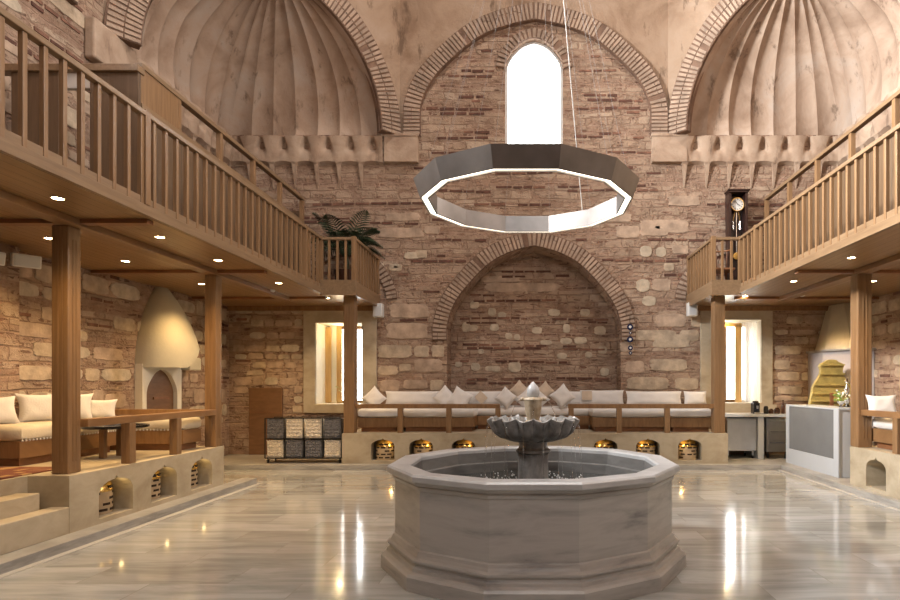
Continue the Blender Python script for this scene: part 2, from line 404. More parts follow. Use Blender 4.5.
# ------------------------------------------------------------ setting
CX = .08
K = WY / F
def bx(px): return X_(px, WY)
def bz(py): return Z_(py, WY)
to_back = lambda a, b, d: (a, WY + d, b)
OX0, OX1 = bx(400), bx(668)      # edges of the octagon's rear side
ZSQ = 6.62                       # springing of the corner squinches
ZTOP = 11.2
# big relieving arch on the rear wall (inner line)
BA_h = (650 - 421) / 2 * K; BA_cx = bx(535.5); BA_s = bz(117); BA_r = bz(22) - BA_s
NI_h = (621 - 447) / 2 * K; NI_cx = bx(534); NI_s = bz(333); NI_r = bz(246) - NI_s
UW_h = 29 * K; UW_cx = bx(534); UW_s = bz(68); UW_r = bz(38) - UW_s; UW_0 = bz(146)
LW = (bx(316), bz(404), bx(363), bz(323)); RW = (bx(711), bz(403), bx(761), bz(320))
wb = MB()
niche = arch_open(NI_cx, .0, NI_s, NI_h, NI_r)
uwin = arch_open(UW_cx, UW_0, UW_s, UW_h, UW_r)
outer_arch = [(BA_cx + x, BA_s + z) for x, z in arch_pts(BA_h + .2, BA_r + .25)]
masonry_outline = [(XL, 0), (NI_cx - NI_h, 0)] + list(reversed(niche))[1:-1] + [(NI_cx + NI_h, 0), (XR, 0), (XR, ZSQ + .05), (BA_cx + BA_h + .2, ZSQ + .05)] + outer_arch + [(BA_cx - BA_h - .2, ZSQ + .05), (XL, ZSQ + .05)]
DOOR = (bx(250), ZK, bx(283), bz(388))
poly_holes(wb, masonry_outline, [rect(*LW), rect(*RW), uwin], to_back)
NB = .62
jamb(wb, niche, to_back, NB, False); cap(wb, niche, to_back, NB)
for h in (rect(*LW), rect(*RW)):
    pass
wb.mi = 2
jamb(wb, rect(*LW), to_back, .75); jamb(wb, rect(*RW), to_back, .75); 
wb.mi = 0
jamb(wb, uwin, to_back, .2)
# plaster above the arch
wb.mi = 1
poly_holes(wb, [(BA_cx + BA_h + .2, ZSQ)] + outer_arch + [(BA_cx - BA_h - .2, ZSQ), (OX0, ZSQ), (OX0, ZTOP), (OX1, ZTOP), (OX1, ZSQ)], [], to_back)
# ashlar and cream field stones that stand slightly proud (seen courses)
STN = {}
def stone(mb, x0, x1, y0, y1, mi, toF=to_back, proud=.022, rnd=random.Random(3), conv=True, inset=0):
    a0, a1 = (bx(x0), bx(x1)) if conv else (x0, x1); b0, b1 = (bz(y1), bz(y0)) if conv else (y0, y1)
    STN.setdefault(id(toF), []).append((a0, b0, a1, b1))
    w, h = a1 - a0, b1 - b0; n = 14; rings = []
    sq = 7 if mi != 5 else 3
    base = []
    for i in range(n * 2):
        t = 2 * PI * i / (n * 2); c, s_ = math.cos(t), math.sin(t)
        r = (abs(c) ** sq + abs(s_) ** sq) ** (-1 / sq) * (1 + rnd.uniform(-.07, .05))
        base.append((c * r, s_ * r))
    mb.mi = mi; cx_, cz_ = (a0 + a1) / 2, (b0 + b1) / 2
    for f, d in ((1.0, .02), (.99, -proud * .35), (.94, -proud * .6), (.4, -proud * .7)):
        rings.append([toF(cx_ + x * w / 2 * f, cz_ + z * h / 2 * f, d + inset) for x, z in base])
    mb.loft(rings, False, True)
A, B_, C_ = 3, 4, 5
blocks = [ # px rectangles of the large dressed stones read off the wall: x0,x1,y0,y1,kind
 (378,412,345,358,A),(414,429,346,357,A),(432,444,345,357,A),(414,443,359,372,B_),(386,428,323,339,B_),(378,398,366,375,A),(399,411,364,371,A),
 (389,429,304,318,B_),(430,444,380,391,A),(403,428,380,389,B_),(380,400,380,392,B_),(378,424,228,238,B_),(389,402,264,271,A),(391,401,264,270,C_),
 (653,690,334,348,A),(655,686,314,327,B_),(691,702,315,327,A),(634,676,330,341,A),(680,699,330,341,A),(650,687,359,371,A),(625,644,361,373,B_),(626,669,377,390,A),(675,699,378,390,A),(620,634,342,352,B_),
 (642,656,296,306,C_),(636,650,279,292,C_),(640,652,246,257,C_),(656,666,247,257,C_),(672,689,246,254,B_),(652,671,279,291,B_),(664,674,263,271,A),
 (640,668,222,236,B_),(616,640,226,238,B_),(640,690,220,233,B_),(668,700,196,206,B_),(600,632,214,222,B_),
 (404,420,252,259,C_),(370,384,262,270,C_),(415,427,250,258,A),(330,362,232,243,B_),(385,420,213,221,B_),(424,440,226,234,B_),
 (312,326,240,246,B_)]
for b in blocks: stone(wb, *b[:4], b[4])
# stones low at the left and right of the rear wall under the balconies
rs = random.Random(11)
def rubble_field(mb, a0, a1, b0, b1, toF, seed, wmin=.18, wmax=.42, hrow=(.13, .22), dens=.75, skip=(), inset=0):
    r = random.Random(seed); z = b0
    while z < b1 - .1:
        h = r.uniform(*hrow); a = a0 + r.uniform(0, .1)
        while a < a1 - .12:
            w = min(r.uniform(wmin, wmax), a1 - a)
            bad = any(a + w > s[0] and a < s[2] and z + h > s[1] and z < s[3] for s in skip)
            if not bad and r.random() < dens and w > .14:
                hh = h * r.uniform(.75, 1); stone(mb, a, a + w * .94, z, z + hh * .92, r.choice((A, A, B_, B_, C_)), toF, .02, r, False, inset)
            a += w + .015
        z += h + (.012 if r.random() > .35 else .09)
LF = (bx(304) , bz(413), bx(377), bz(309)); RF = (bx(700), bz(414), bx(772), bz(307))
rubble_field(wb, XL + .05, bx(303), .95, 3.1, to_back, 5, skip=[DOOR], dens=.85)
rubble_field(wb, bx(773), XR - .05, .95, 3.05, to_back, 8, wmin=.25, wmax=.6, dens=.7)
# smaller field stones inside the recess
nb_back = lambda a, b, d: (a, WY + NB + d, b)
def nx(px): return X_(px, WY + NB)
def nz(py): return Z_(py, WY + NB)
for (x0, x1, y0, y1) in [(470,479,301,309),(488,496,308,316),(498,506,312,318),(462,470,322,332),(467,478,325,331),(490,499,324,331),(505,512,333,339),(514,520,334,340),(532,542,327,334),(548,560,309,316),(563,570,324,333),(574,587,337,344),(560,572,338,344),(557,567,353,359),(585,592,352,358),(471,480,363,371),(485,495,366,371),(492,500,366,372),(508,521,362,372),(540,552,340,345),(478,484,349,354),(580,590,309,316),(594,606,326,335),(598,607,346,354),(600,609,368,376),(455,462,362,367),(485,560,283,292),(480,520,276,282)]:
    mid = C_ if x1 - x0 < 20 else B_
    stone(wb, nx(x0), nx(x1), nz(y1), nz(y0), mid, nb_back, .018, rs, False)
def arch_half_at(z, half, rise, zs):
    h = (z - zs) / rise
    if h <= 0: return half
    if h >= 1: return 0
    for (t0, h0), (t1, h1) in zip(_T, _T[1:]):
        if h0 <= h <= h1: return half * (t0 + (t1 - t0) * (h - h0) / (h1 - h0))
    return 0
def back_ok(a, z):
    if z > ZSQ - .02: return abs(a - BA_cx) < arch_half_at(z, BA_h, BA_r, BA_s) - .06 and not (abs(a - UW_cx) < UW_h + .22 and z > UW_0 - .05)
    if abs(a - UW_cx) < UW_h + .05 and z > UW_0 - .05: return False
    if z > 5.35 and (a < OX0 + .1 or a > OX1 - .1): return False
    if z < NI_s + NI_r + .4 and abs(a - NI_cx) < arch_half_at(z, NI_h + .36, NI_r + .34, NI_s) + .02: return False
    for f in (LF, RF):
        if f[0] - .05 < a < f[2] + .05 and z < f[3] + .05: return False
    for x0, x1, y0, y1, _ in blocks:
        if bx(x0) - .12 < a < bx(x1) + .12 and bz(y1) - .03 < z < bz(y0) + .03: return False
    return not (a < DOOR[2] + .1 and z < DOOR[3] + .05)
def courses(mb, rows, a0, a1, toF, ok, seed, inset=0.0):
    """runs of thin bricks with ragged ends"""
    r = random.Random(seed); ss = STN.get(id(toF), []); ok0 = ok
    ok = lambda a, z: ok0(a, z) and not any(q[0] - .01 < a < q[2] + .01 and q[1] - .02 < z < q[3] + .02 for q in ss)
    for z in rows:
        a = a0 + r.uniform(0, .3); on = True; left = r.uniform(.8, 3.5); ph_ = r.uniform(0, 6)
        while a < a1:
            w = r.uniform(.17, .34); left -= w
            if left < 0: on = not on; left = r.uniform(.7, 3.2) if on else r.uniform(.3, 1.6)
            zz = z + .018 * math.sin(a * 1.3 + ph_) + r.uniform(-.006, .006); t = r.uniform(.018, .027)
            if on and r.random() > .12 and ok(a + w / 2, zz) and ok(a, zz) and ok(a + w, zz):
                mb.mi = 6 if r.random() < .6 else 7
                mb.hexa([toF(*p, inset + .01) for p in ((a, zz - t), (a + w, zz - t), (a + w, zz + t), (a, zz + t))] + [toF(*p, inset - .014) for p in ((a + .008, zz - t), (a + w - .008, zz - t + .003), (a + w - .005, zz + t), (a + .006, zz + t - .003))])
            a += w + r.uniform(.018, .04)
rows = []
for py in (52, 57, 71, 75.5, 96, 100.5, 109, 113, 133, 137.5, 152, 168, 173, 186.5, 191, 204, 219, 223, 240, 256, 260.5, 274, 291, 299, 320, 350, 362, 366): rows.append(bz(py))
courses(wb, rows, XL + .1, XR - .1, to_back, back_ok, 4)
nrows = [nz(p) for p in (272, 276, 296, 300.5, 319, 322.5, 345.5, 349, 362, 379, 382.5)]
courses(wb, [z_ for z_ in nrows], NI_cx - NI_h + .05, NI_cx + NI_h - .05, lambda a, b, d: (a, WY + d, b), lambda a, z: abs(a - NI_cx) < arch_half_at(z, NI_h, NI_r, NI_s) - .05, 9, NB)
BRK = ['masonry', 'plaster', 'white_plaster', 'ashlar', 'ashlar2', 'ashlar3', 'brick_dark', 'brick_red']
WB = struct(wb.build('wall_back', BRK, recalc=False))
voussoirs('brick_arch', BA_cx, BA_s, BA_h, BA_r, 17 * K, to_back, WB, proud=.10, leg=BA_s - bz(137), step=.076, label='large brick relieving arch')
voussoirs('brick_arch', NI_cx, NI_s, NI_h, NI_r, 14.5 * K, to_back, WB, proud=.05, leg=.15, step=.076, label='brick arch over the seating recess')
voussoirs('brick_arch', UW_cx, UW_s, UW_h, UW_r, 9 * K, to_back, WB, proud=.04, leg=.02, step=.08, label='brick surround of the pointed window')
# small arches at the balcony ends
voussoirs('brick_arch', bx(345), bz(300), .86, .95, .22, to_back, WB, proud=.03, leg=.0, step=.085)
voussoirs('brick_arch', bx(727), bz(300), .86, .95, .22, to_back, WB, proud=.03, leg=.0, step=.085)
# corbel blocks at the foot of the arches
for x0, x1 in ((385, 419), (651, 686)):
    m = MB(); m.box(bx(x0), WY - .13, bz(164), bx(x1), WY + .02, bz(137)); m.box(bx(x0) - .02, WY - .15, bz(139), bx(x1) + .02, WY + .02, bz(136)); m.build('corbel', 'muq', WB, bevel=.015)
# timber plate along the rear wall head of the window
# side walls
def side_wall(name, X, sgn):
    w = MB(); toS = lambda a, b, d: (X + sgn * d, a, b)
    ye = WY - (OX0 - XL)
    ws = arch_open(5.2, 6.35, 8.15, .6, .65)
    poly_holes(w, [(YF, 0), (WY, 0), (WY, ZSQ + .05), (ye, ZSQ + .05), (ye, ZTOP), (YF, ZTOP)], [ws], toS)
    jamb(w, ws, toS, .5)
    toI = lambda a, b, d: (X + sgn * d, a, b)
    r = random.Random(21 if sgn < 0 else 22)
    rubble_field(w, 4.5, WY - .1, .75, 3.1, toI, 31 if sgn < 0 else 33, wmin=.22, wmax=.7, hrow=(.14, .32), dens=.72)
    rubble_field(w, 3.5, 8.2, 3.5, 8.3, toI, 35, wmin=.25, wmax=.7, hrow=(.15, .3), dens=.42, skip=[(4.4, 6.2, 5.9, 9)])
    courses(w, [.85 + .0 * i + i * .36 + d_ for i in range(22) for d_ in (0, .095)], 2.5, WY - .1, toI, lambda a, z: (z < 6.3 or abs(a - 5.2) > .9) and not (a > ye - .1 and z > 5.4) and z < 8.4 and (sgn > 0 and a < 10.6 or sgn < 0 and not 8.9 < a < 10.5 or z > 3.4) , 14 + sgn)
    o = struct(w.build(name, BRK, recalc=False))
    return o, toS
WLo, toL = side_wall('wall_left', XL, -1)
WRo, toR = side_wall('wall_right', XR, 1)
for o, t in ((WLo, toL), (WRo, toR)):
    voussoirs('brick_arch', 5.2, BA_s, 2.3, 2.0, .33, t, o, proud=.10, leg=.4, step=.09)
# projecting pier at the near end of the left wall
MB().box(XL - .05, 4.6, ZP, XL + .16, 6.86, ZS).build('pier', 'masonry', WLo)
# front wall behind the viewer
w = MB(); fw = arch_open(CX, 6.35, 8.15, .6, .65); fd = arch_open(CX, 0, 2.2, .7, .5)
poly_holes(w, [(XL, 0), (CX - .7, 0)] + list(reversed(fd))[1:-1] + [(CX + .7, 0), (XR, 0), (XR, ZTOP), (XL, ZTOP)], [fw], lambda a, b, d: (a, YF - d, b))
jamb(w, fw, lambda a, b, d: (a, YF - d, b), .5); jamb(w, fd, lambda a, b, d: (a, YF - d, b), .3, False); w.mi = 1; cap(w, fd, lambda a, b, d: (a, YF - d, b), .3)
struct(w.build('wall_front', ['masonry', 'wood_dark'], recalc=False))
# ceiling with dome and lantern opening
c = MB(); circ = [(.1 + 5.6 * math.cos(2 * PI * i / 48), 5.2 + 5.6 * math.sin(2 * PI * i / 48)) for i in range(48)]
poly_holes(c, [(XL, YF), (XR, YF), (XR, WY), (XL, WY)], [circ], lambda a, b, d: (a, b, ZTOP))
rings = []
for i in range(11):
    a = math.radians(78 * i / 10); rings.append([(.1 + 5.6 * math.cos(a) * math.cos(2 * PI * j / 48), 5.2 + 5.6 * math.cos(a) * math.sin(2 * PI * j / 48), ZTOP + 4.8 * math.sin(a)) for j in range(48)])
c.loft(rings, False, False); rr = [(x, y, z + .5) for x, y, z in rings[-1]]; c.loft([rings[-1], rr], False, False)
struct(c.build('ceiling', 'plaster', smooth=50, recalc=False))

# ---------------- squinches: fluted shell, muqarnas, brick arch
def squinch(sgn):
    cx0 = XL if sgn < 0 else XR
    L = (OX0 - XL) if sgn < 0 else (XR - OX1)
    root = empty('squinch', (cx0 - sgn * L / 2, WY - L / 2, ZSQ), ('left' if sgn < 0 else 'right') + ' fluted plaster half dome filling the corner above the ' + ('potted palm' if sgn < 0 else 'longcase clock'), 'squinch')
    th = .46; Lb = L - th * .7071
    Cn = Vector((cx0, WY, 0)); a = Cn + Vector((-sgn * Lb, 0, 0)); b = Cn + Vector((0, -Lb, 0)); Kc = Cn + Vector((-sgn * L / 2, -L / 2, 0))
    R = L / math.sqrt(2) - th; Hh = R * 1.06
    q0 = a + Vector((0, -th * .7071, 0)); q1 = b + Vector((-sgn * th * .7071, 0, 0))
    nf = 7; sub = 8; path = [q0 + (a - q0) * t_ / 4 for t_ in range(4)]; depth = [0] * 4
    for leg in range(2):
        for i in range(nf):
            for j in range(sub):
                t = (i + j / sub) / nf
                p = a + (Cn - a) * t if leg == 0 else Cn + (b - Cn) * t
                path.append(p); s = j / sub; depth.append(math.sin(PI * s) ** .8)
    path += [b + (q1 - b) * t_ / 4 for t_ in range(5)]; depth += [0] * 5
    m = MB(); rings = []; ns = 26
    for i in range(ns + 1):
        s = (PI / 2) * i / ns * .995; ring = []
        for p, d in zip(path, depth):
            v = p - Kc; n = v.normalized()
            # round the square plan towards a circle as it rises
            rad = v.length; blend = min(1, math.sin(s) * 1.6); rad = rad * (1 - blend) + R * blend
            amp = .085 * math.cos(s) ** .7
            r2 = rad * math.cos(s) + (d * amp - amp * .25) * 1.0
            q = Kc + n * max(r2, .0)
            ring.append((q.x, q.y, ZSQ + Hh * math.sin(s) + d * .05 * math.sin(s)))
        rings.append(ring)
    m.loft(rings, False, False, closed=False)
    sh = m.build('fluted_shell', 'shell', root, smooth=38)
    # diagonal face with brick ring
    e0 = Cn + Vector((-sgn * L, 0, 0)); e1 = Cn + Vector((0, -L, 0)); mid = (e0 + e1) / 2
    ud = (e0 - e1).normalized(); nd = Vector((-sgn * -1, 0, 0)); nd = (Cn - mid).normalized()   # into the corner
    toD = lambda u, z, d: tuple(mid + ud * u + nd * d + Vector((0, 0, z)))
    hw = (e0 - e1).length / 2; th = .46
    ri = hw - th
    circ_ = [(ri * math.cos(PI * i / 40), ri * 1.06 * math.sin(PI * i / 40)) for i in range(41)]
    m = MB(); ro = ri + th * .5
    oc = [(ro * math.cos(PI * i / 40), ZSQ + ro * 1.06 * math.sin(PI * i / 40)) for i in range(41)]
    poly_holes(m, [(hw, ZSQ)] + oc + [(-hw, ZSQ), (-hw, ZTOP), (hw, ZTOP)], [], toD)
    m.build('plaster_spandrel', 'plaster', root, recalc=False)
    # brick ring
    m = MB(); m.mi = 0; n = 92; rings = []
    for i in range(n + 1):
        t = PI * i / n; c_, s_ = math.cos(t), math.sin(t)
        rings.append([toD(ri * c_, ZSQ + ri * 1.06 * s_, .12), toD(ri * c_, ZSQ + ri * 1.06 * s_, -.05), toD((ri + th) * c_, ZSQ + (ri + th) * 1.06 * s_, -.05), toD((ri + th) * c_, ZSQ + (ri + th) * 1.06 * s_, .1)])
    m.loft(rings); m.mi = 1; rnd = random.Random(5)
    for i in range(n):
        for r0, r1, off in ((.03, .47, 0), (.51, .95, .0)):
            if rnd.random() < .03: continue
            t0 = PI * (i + .18) / n + off; t1 = t0 + PI / n * .62
            q = [(t0, r0), (t1, r0), (t1, r1), (t0, r1)]
            pp = [((ri + th * r) * math.cos(t), ZSQ + (ri + th * r) * 1.06 * math.sin(t)) for t, r in q]
            m.hexa([toD(*p_, -.045) for p_ in pp] + [toD(*p_, -.068 - rnd.uniform(0, .006)) for p_ in pp])
    m.build('brick_ring', ['ring_bed', 'ring_brick'], root)
    # muqarnas cells along both walls
    W = Lb / nf; zt = ZSQ - .02; hc = .53
    cell = MB(); nu, nv = 28, 18; grid = []
    for v in range(nv + 1):
        tv = v / nv; row = []
        for u in range(nu + 1):
            tu = u / nu; x = (tu - .5) * W; q = (tu - .5)
            pr = .15 - .05 * tv - .035 * math.cos(PI * q) ** 2
            # teardrop hollow under the top edge with a tongue spreading below it
            wd = .07 + .26 * tv
            pr -= .15 * math.exp(-(q / wd) ** 4) * math.exp(-((tv - .28) / .24) ** 2)
            pr += .045 * math.exp(-(q / (.03 + .16 * tv)) ** 2) * max(0, tv - .35)
            row.append((x, -pr, -hc * tv + .035 * (tv ** 3) * math.cos(PI * q)))
        grid.append(row)
    cell.loft([[p for p in r] for r in grid], False, False, closed=False)
    # scalloped lip, under-face, top shelf
    bot = grid[-1]; cell.loft([bot, [(x, -.0, z - .05) for x, y, z in bot]], False, False, closed=False)
    top = grid[0]; cell.loft([top, [(x, .05, z + .0) for x, y, z in top]], False, False, closed=False)
    # tapering pendant rib under each joint
    for sx in (-.5,):
        x = sx * W; cell.hexa([(x - .05, -.08, -hc - .04), (x + .05, -.08, -hc - .04), (x + .05, .01, -hc - .04), (x - .05, .01, -hc - .04), (x - .07, -.115, -hc + .01), (x + .07, -.115, -hc + .01), (x + .07, .01, -hc + .01), (x - .07, .01, -hc + .01)])
        cell.hexa([(x - .012, -.02, -hc - .48), (x + .012, -.02, -hc - .48), (x + .012, .01, -hc - .52), (x - .012, .01, -hc - .52), (x - .05, -.09, -hc), (x + .05, -.09, -hc), (x + .035, .01, -hc), (x - .035, .01, -hc)])
    first = None
    for leg in range(2):
        for i in range(nf):
            t = (i + .5) / nf
            p = a + (Cn - a) * t if leg == 0 else Cn + (b - Cn) * t
            rz = 0 if leg == 0 else (PI / 2 if sgn < 0 else -PI / 2)
            if first is None: first = o = cell.build('muqarnas_cell', 'muq', root, smooth=40); o.matrix_parent_inverse = Matrix.Translation(-root.location)
            else: o = first.copy(); COL.objects.link(o)
            o.location = (p.x, p.y, zt); o.rotation_euler = (0, 0, rz)
    # corner block where the arch meets the side wall
    m = MB(); yc = WY - L
    m.box(min(cx0, cx0 - sgn * .16), yc - .38, ZSQ - .55, max(cx0, cx0 - sgn * .16), yc + .5, ZSQ + .02)
    m.build('impost_block', 'muq', root, bevel=.03)
    return root
squinch(-1); squinch(1)

# ---------------- floors
FL, FR, FB = -4.19, 4.48, 10.35
struct(MB().box(XL - .5, YF - .5, -.2, XR + .5, WY + .9, 0).build('floor', 'floor'))
m = MB(); m.box(XL, FB, 0, XR, WY + .7, ZK); m.box(FR, YF, 0, XR, FB, ZK)
struct(m.build('trim_1', 'kerb', bevel=.006))
m = MB(); m.box(-4.42, YF, 0, FL, 8.9, ZK); struct(m.build('trim_2', 'kerb', bevel=.006))
m = MB(); m.box(FL, YF, 0, FL + .07, 8.9, .006); m.box(FR - .06, YF, 0, FR, FB, .006); struct(m.build('trim_3', 'kerb_light'))

# ---------------- stone platforms
def niche_face(mb, to3, a0, a1, z0, z1, spans, depth):
    """upright face with arched recesses"""
    hs = []
    for (s0, s1, nb0, nt) in spans:
        c_ = (s0 + s1) / 2; h_ = (s1 - s0) / 2; rise = h_ * .62
        loop = [(c_ + h_, nb0)] + [(c_ + h_ * math.cos(t), nt - rise + rise * math.sin(t) ** .8) for t in [PI * i / 16 for i in range(8)]] + [(c_ + .025, nt), (c_, nt + .035), (c_ - .025, nt)] + [(c_ + h_ * math.cos(t), nt - rise + rise * math.sin(t) ** .8) for t in [PI * i / 16 for i in range(9, 17)]] + [(c_ - h_, nb0)]
        hs.append(loop)
    poly_holes(mb, rect(a0, z0, a1, z1), hs, to3)
    for l in hs: jamb(mb, l, to3, depth); cap(mb, l, to3, depth)
def beehive(root_loc, label, group):
    """brass pierced dome lantern of the niches"""
    r = empty('brass_lantern', root_loc, label, 'lantern', group)
    x, y, z = root_loc
    m = MB(); m.lathe([(.165, 0), (.17, .02), (.17, .235)], 28, (x, y, z), cap1=False); m.build('body', 'tan', r, smooth=40)
    m = MB(); m.lathe([(.17, .235), (.175, .24), (.17, .27), (.16, .29), (.165, .30), (.15, .33), (.13, .35), (.09, .375), (.03, .385), (.001, .386)], 28, (x, y, z)); m.build('cap', 'brass', r, smooth=40)
    m = MB(); rnd = random.Random(int(abs(x * 10 + y)))
    for k_, zz in enumerate((.045, .105, .165, .225, .28)):
        for i in range(9):
            if rnd.random() < .12: continue
            a0 = 2 * PI * (i + (.4 if k_ % 2 else 0)) / 9 + rnd.uniform(-.05, .05); a1 = a0 + .5
            pts = [(x + .1725 * math.cos(a0 + (a1 - a0) * t / 4), y + .1725 * math.sin(a0 + (a1 - a0) * t / 4)) for t in range(5)]
            rings = [[(px_, py_, z + zz - .013), (px_, py_, z + zz + .013), (x + (px_ - x) * .93, y + (py_ - y) * .93, z + zz + .013), (x + (px_ - x) * .93, y + (py_ - y) * .93, z + zz - .013)] for px_, py_ in pts]
            m.loft(rings)
    m.build('slots', 'dark', r)['label'] = 'dark strips in place of shaded pierced slots'  # solid strips on a closed body, slot shade put into their colour
    for dx in (-.035, .03):
        MB().sphere((x + dx, y - .02, z + .40), .024, 12).build('knob', 'brass', r, smooth=True)
    return r
# rear platform
PY = 10.52; PX0, PX1 = X_(342, PY), X_(728, PY)
toP = lambda a, b, d: (a, PY + d, b)
m = MB(); spans = []
lant_px = [384, 422, 464, 605, 647, 688.5]
for p in lant_px:
    c_ = X_(p, PY + .1); c_ = c_ * 1.0; spans.append((c_ - .215, c_ + .215, ZK + .06, ZP - .115))
niche_face(m, toP, PX0, PX1, ZK, ZP, spans, .5)
m.add([(PX0, PY, ZP), (PX1, PY, ZP), (PX1, WY, ZP), (PX0, WY, ZP)], [(0, 1, 2, 3)])
m.add([(NI_cx - NI_h + .01, WY, ZP), (NI_cx + NI_h - .01, WY, ZP), (NI_cx + NI_h - .01, WY + NB - .01, ZP), (NI_cx - NI_h + .01, WY + NB - .01, ZP)], [(0, 1, 2, 3)])
m.add([(PX0, PY, ZK), (PX0, WY, ZK), (PX0, WY, ZP), (PX0, PY, ZP)], [(0, 1, 2, 3)]); m.add([(PX1, PY, ZK), (PX1, WY, ZK), (PX1, WY, ZP), (PX1, PY, ZP)], [(0, 1, 2, 3)])
tag(m.build('stone_platform', 'lime', recalc=False), 'limestone seating platform with small arched niches along the rear wall', 'platform')
names = ['leftmost brass lantern in the rear platform niches', 'second brass lantern from the left in the rear platform', 'brass lantern left of the fountain bowl in the rear platform', 'brass lantern just right of the fountain bowl in the rear platform', 'brass lantern second from the right in the rear platform', 'rightmost brass lantern in the rear platform, by the fridge']
for (s0, s1, a, b), nme in zip(spans, names):
    beehive(((s0 + s1) / 2, PY + .20, ZK + .06), nme, 'brass lanterns in the rear platform niches')
# left platform
XP = -4.4; PE = 8.34; PN = 5.54
toLp = lambda a, b, d: (XP - d, a, b)
m = MB(); sp = [(5.92, 6.43, ZK + .05, ZP - .12), (6.74, 7.23, ZK + .05, ZP - .12), (7.53, 8.03, ZK + .05, ZP - .12)]
niche_face(m, toLp, PN, PE, ZK, ZP, sp, .45)
m.add([(XP, PN, ZP), (XP, PE, ZP), (XL, PE, ZP), (XL, PN, ZP)], [(0, 1, 2, 3)])
m.add([(XP, PN, ZK), (-4.8, PN, ZK), (-4.8, PN, ZP), (XP, PN, ZP)], [(0, 1, 2, 3)])
m.add([(XP, PE, 0), (XL, PE, 0), (XL, PE, ZP), (XP, PE, ZP)], [(0, 1, 2, 3)]); m.add([(XP, PE, 0), (XP - .001, PE, 0), (XP - .001, PE, ZK), (XP, PE, ZK)], [(0, 1, 2, 3)])
m.box(XL, YF, ZK, -4.8, PN, ZP)
lp = m.build('stone_platform', 'lime', recalc=False); tag(lp, 'limestone platform on the left with three arched niches and steps', 'platform')
m = MB(); m.box(-4.58, 2.2, ZK, XP, PN, .345); m.build('step', 'lime', lp, bevel=.008)
m = MB(); m.box(-4.8, 2.2, ZK, -4.58, PN - .12, .50); m.build('step', 'lime', lp, bevel=.008)
for (s0, s1, a, b), nme in zip(sp, ('nearest brass lantern in the left platform niches, by the steps', 'middle brass lantern in the left platform niches', 'farthest brass lantern in the left platform niches')):
    beehive((XP - .27, (s0 + s1) / 2 + .03, ZK + .05), nme, 'brass lanterns in the left platform niches')
# right platform
XQ = 4.58; QE = 8.3; toRp = lambda a, b, d: (XQ + d, a, b)
m = MB(); q0, q1 = F * XQ / (886 - VX), F * XQ / (866 - VX)
spr = [(q0, q1, ZK + .05, ZP - .12), (6.2, 6.7, ZK + .05, ZP - .12), (5.2, 5.7, ZK + .05, ZP - .12)]
niche_face(m, toRp, 2.0, QE, ZK, ZP, spr, .45)
m.add([(XQ, 2.0, ZP), (XQ, QE, ZP), (XR, QE, ZP), (XR, 2.0, ZP)], [(0, 1, 2, 3)])
m.add([(XQ, QE, ZK), (XR, QE, ZK), (XR, QE, ZP), (XQ, QE, ZP)], [(0, 1, 2, 3)]); m.add([(XQ, 2, ZK), (XR, 2, ZK), (XR, 2, ZP), (XQ, 2, ZP)], [(0, 1, 2, 3)])
tag(m.build('stone_platform', 'lime', recalc=False), 'limestone platform on the right beyond the pale counter', 'platform')

# ---------------- fountain
FX, FY = .028, 5.17
fr = empty('fountain', (FX, FY, 0), 'twelve-sided grey marble fountain with fluted bowl in the hall centre', 'fountain')
ph = math.radians(15)
m = MB(); prof = [(1.315, 0), (1.315, .10), (1.30, .118), (1.27, .13), (1.262, .155), (1.245, .16), (1.24, .178), (1.262, .195), (1.262, .212), (1.235, .222), (1.222, .245), (1.215, .268), (1.20, .275), (1.20, .715), (1.212, .722), (1.222, .745), (1.215, .755), (1.24, .765), (1.252, .785)]
m.lathe(prof, 12, (FX, FY, 0), ph, cap0=False, cap1=False); m.build('outer_wall', 'fount', fr, bevel=.003)
m = MB(); m.lathe([(1.252, .785), (1.268, .792), (1.268, .828), (1.25, .843), (1.10, .843), (1.085, .830), (1.085, .80)], 12, (FX, FY, 0), ph, cap0=False, cap1=False); m.build('rim', 'fount_top', fr, bevel=.003)
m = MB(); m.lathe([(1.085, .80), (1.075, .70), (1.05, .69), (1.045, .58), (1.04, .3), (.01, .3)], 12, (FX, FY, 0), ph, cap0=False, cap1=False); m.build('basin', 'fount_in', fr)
m = MB(); rings = []
for i in range(15): 
    rr_ = .125 + (1.046 - .125) * i / 14
    rings.append([(FX + rr_ * math.cos(2 * PI * j / 96) * (1 if i < 14 else 1), FY + rr_ * math.sin(2 * PI * j / 96), .60) for j in range(96)])
m.loft(rings, False, False); m.build('water', 'water', fr, recalc=False)
m = MB(); flut = lambda a, z: 1 + .05 * abs(math.sin(a * 4))
m.lathe([(.15, .50), (.15, .62), (.135, .66), (.130, .88), (.135, .90)], 48, (FX, FY, 0), rf=flut)
m.lathe([(.135, .90), (.155, .915), (.155, .935), (.13, .95), (.125, .99), (.14, 1.02)], 32, (FX, FY, 0)); m.build('pedestal', 'grey_marble', fr, smooth=40)
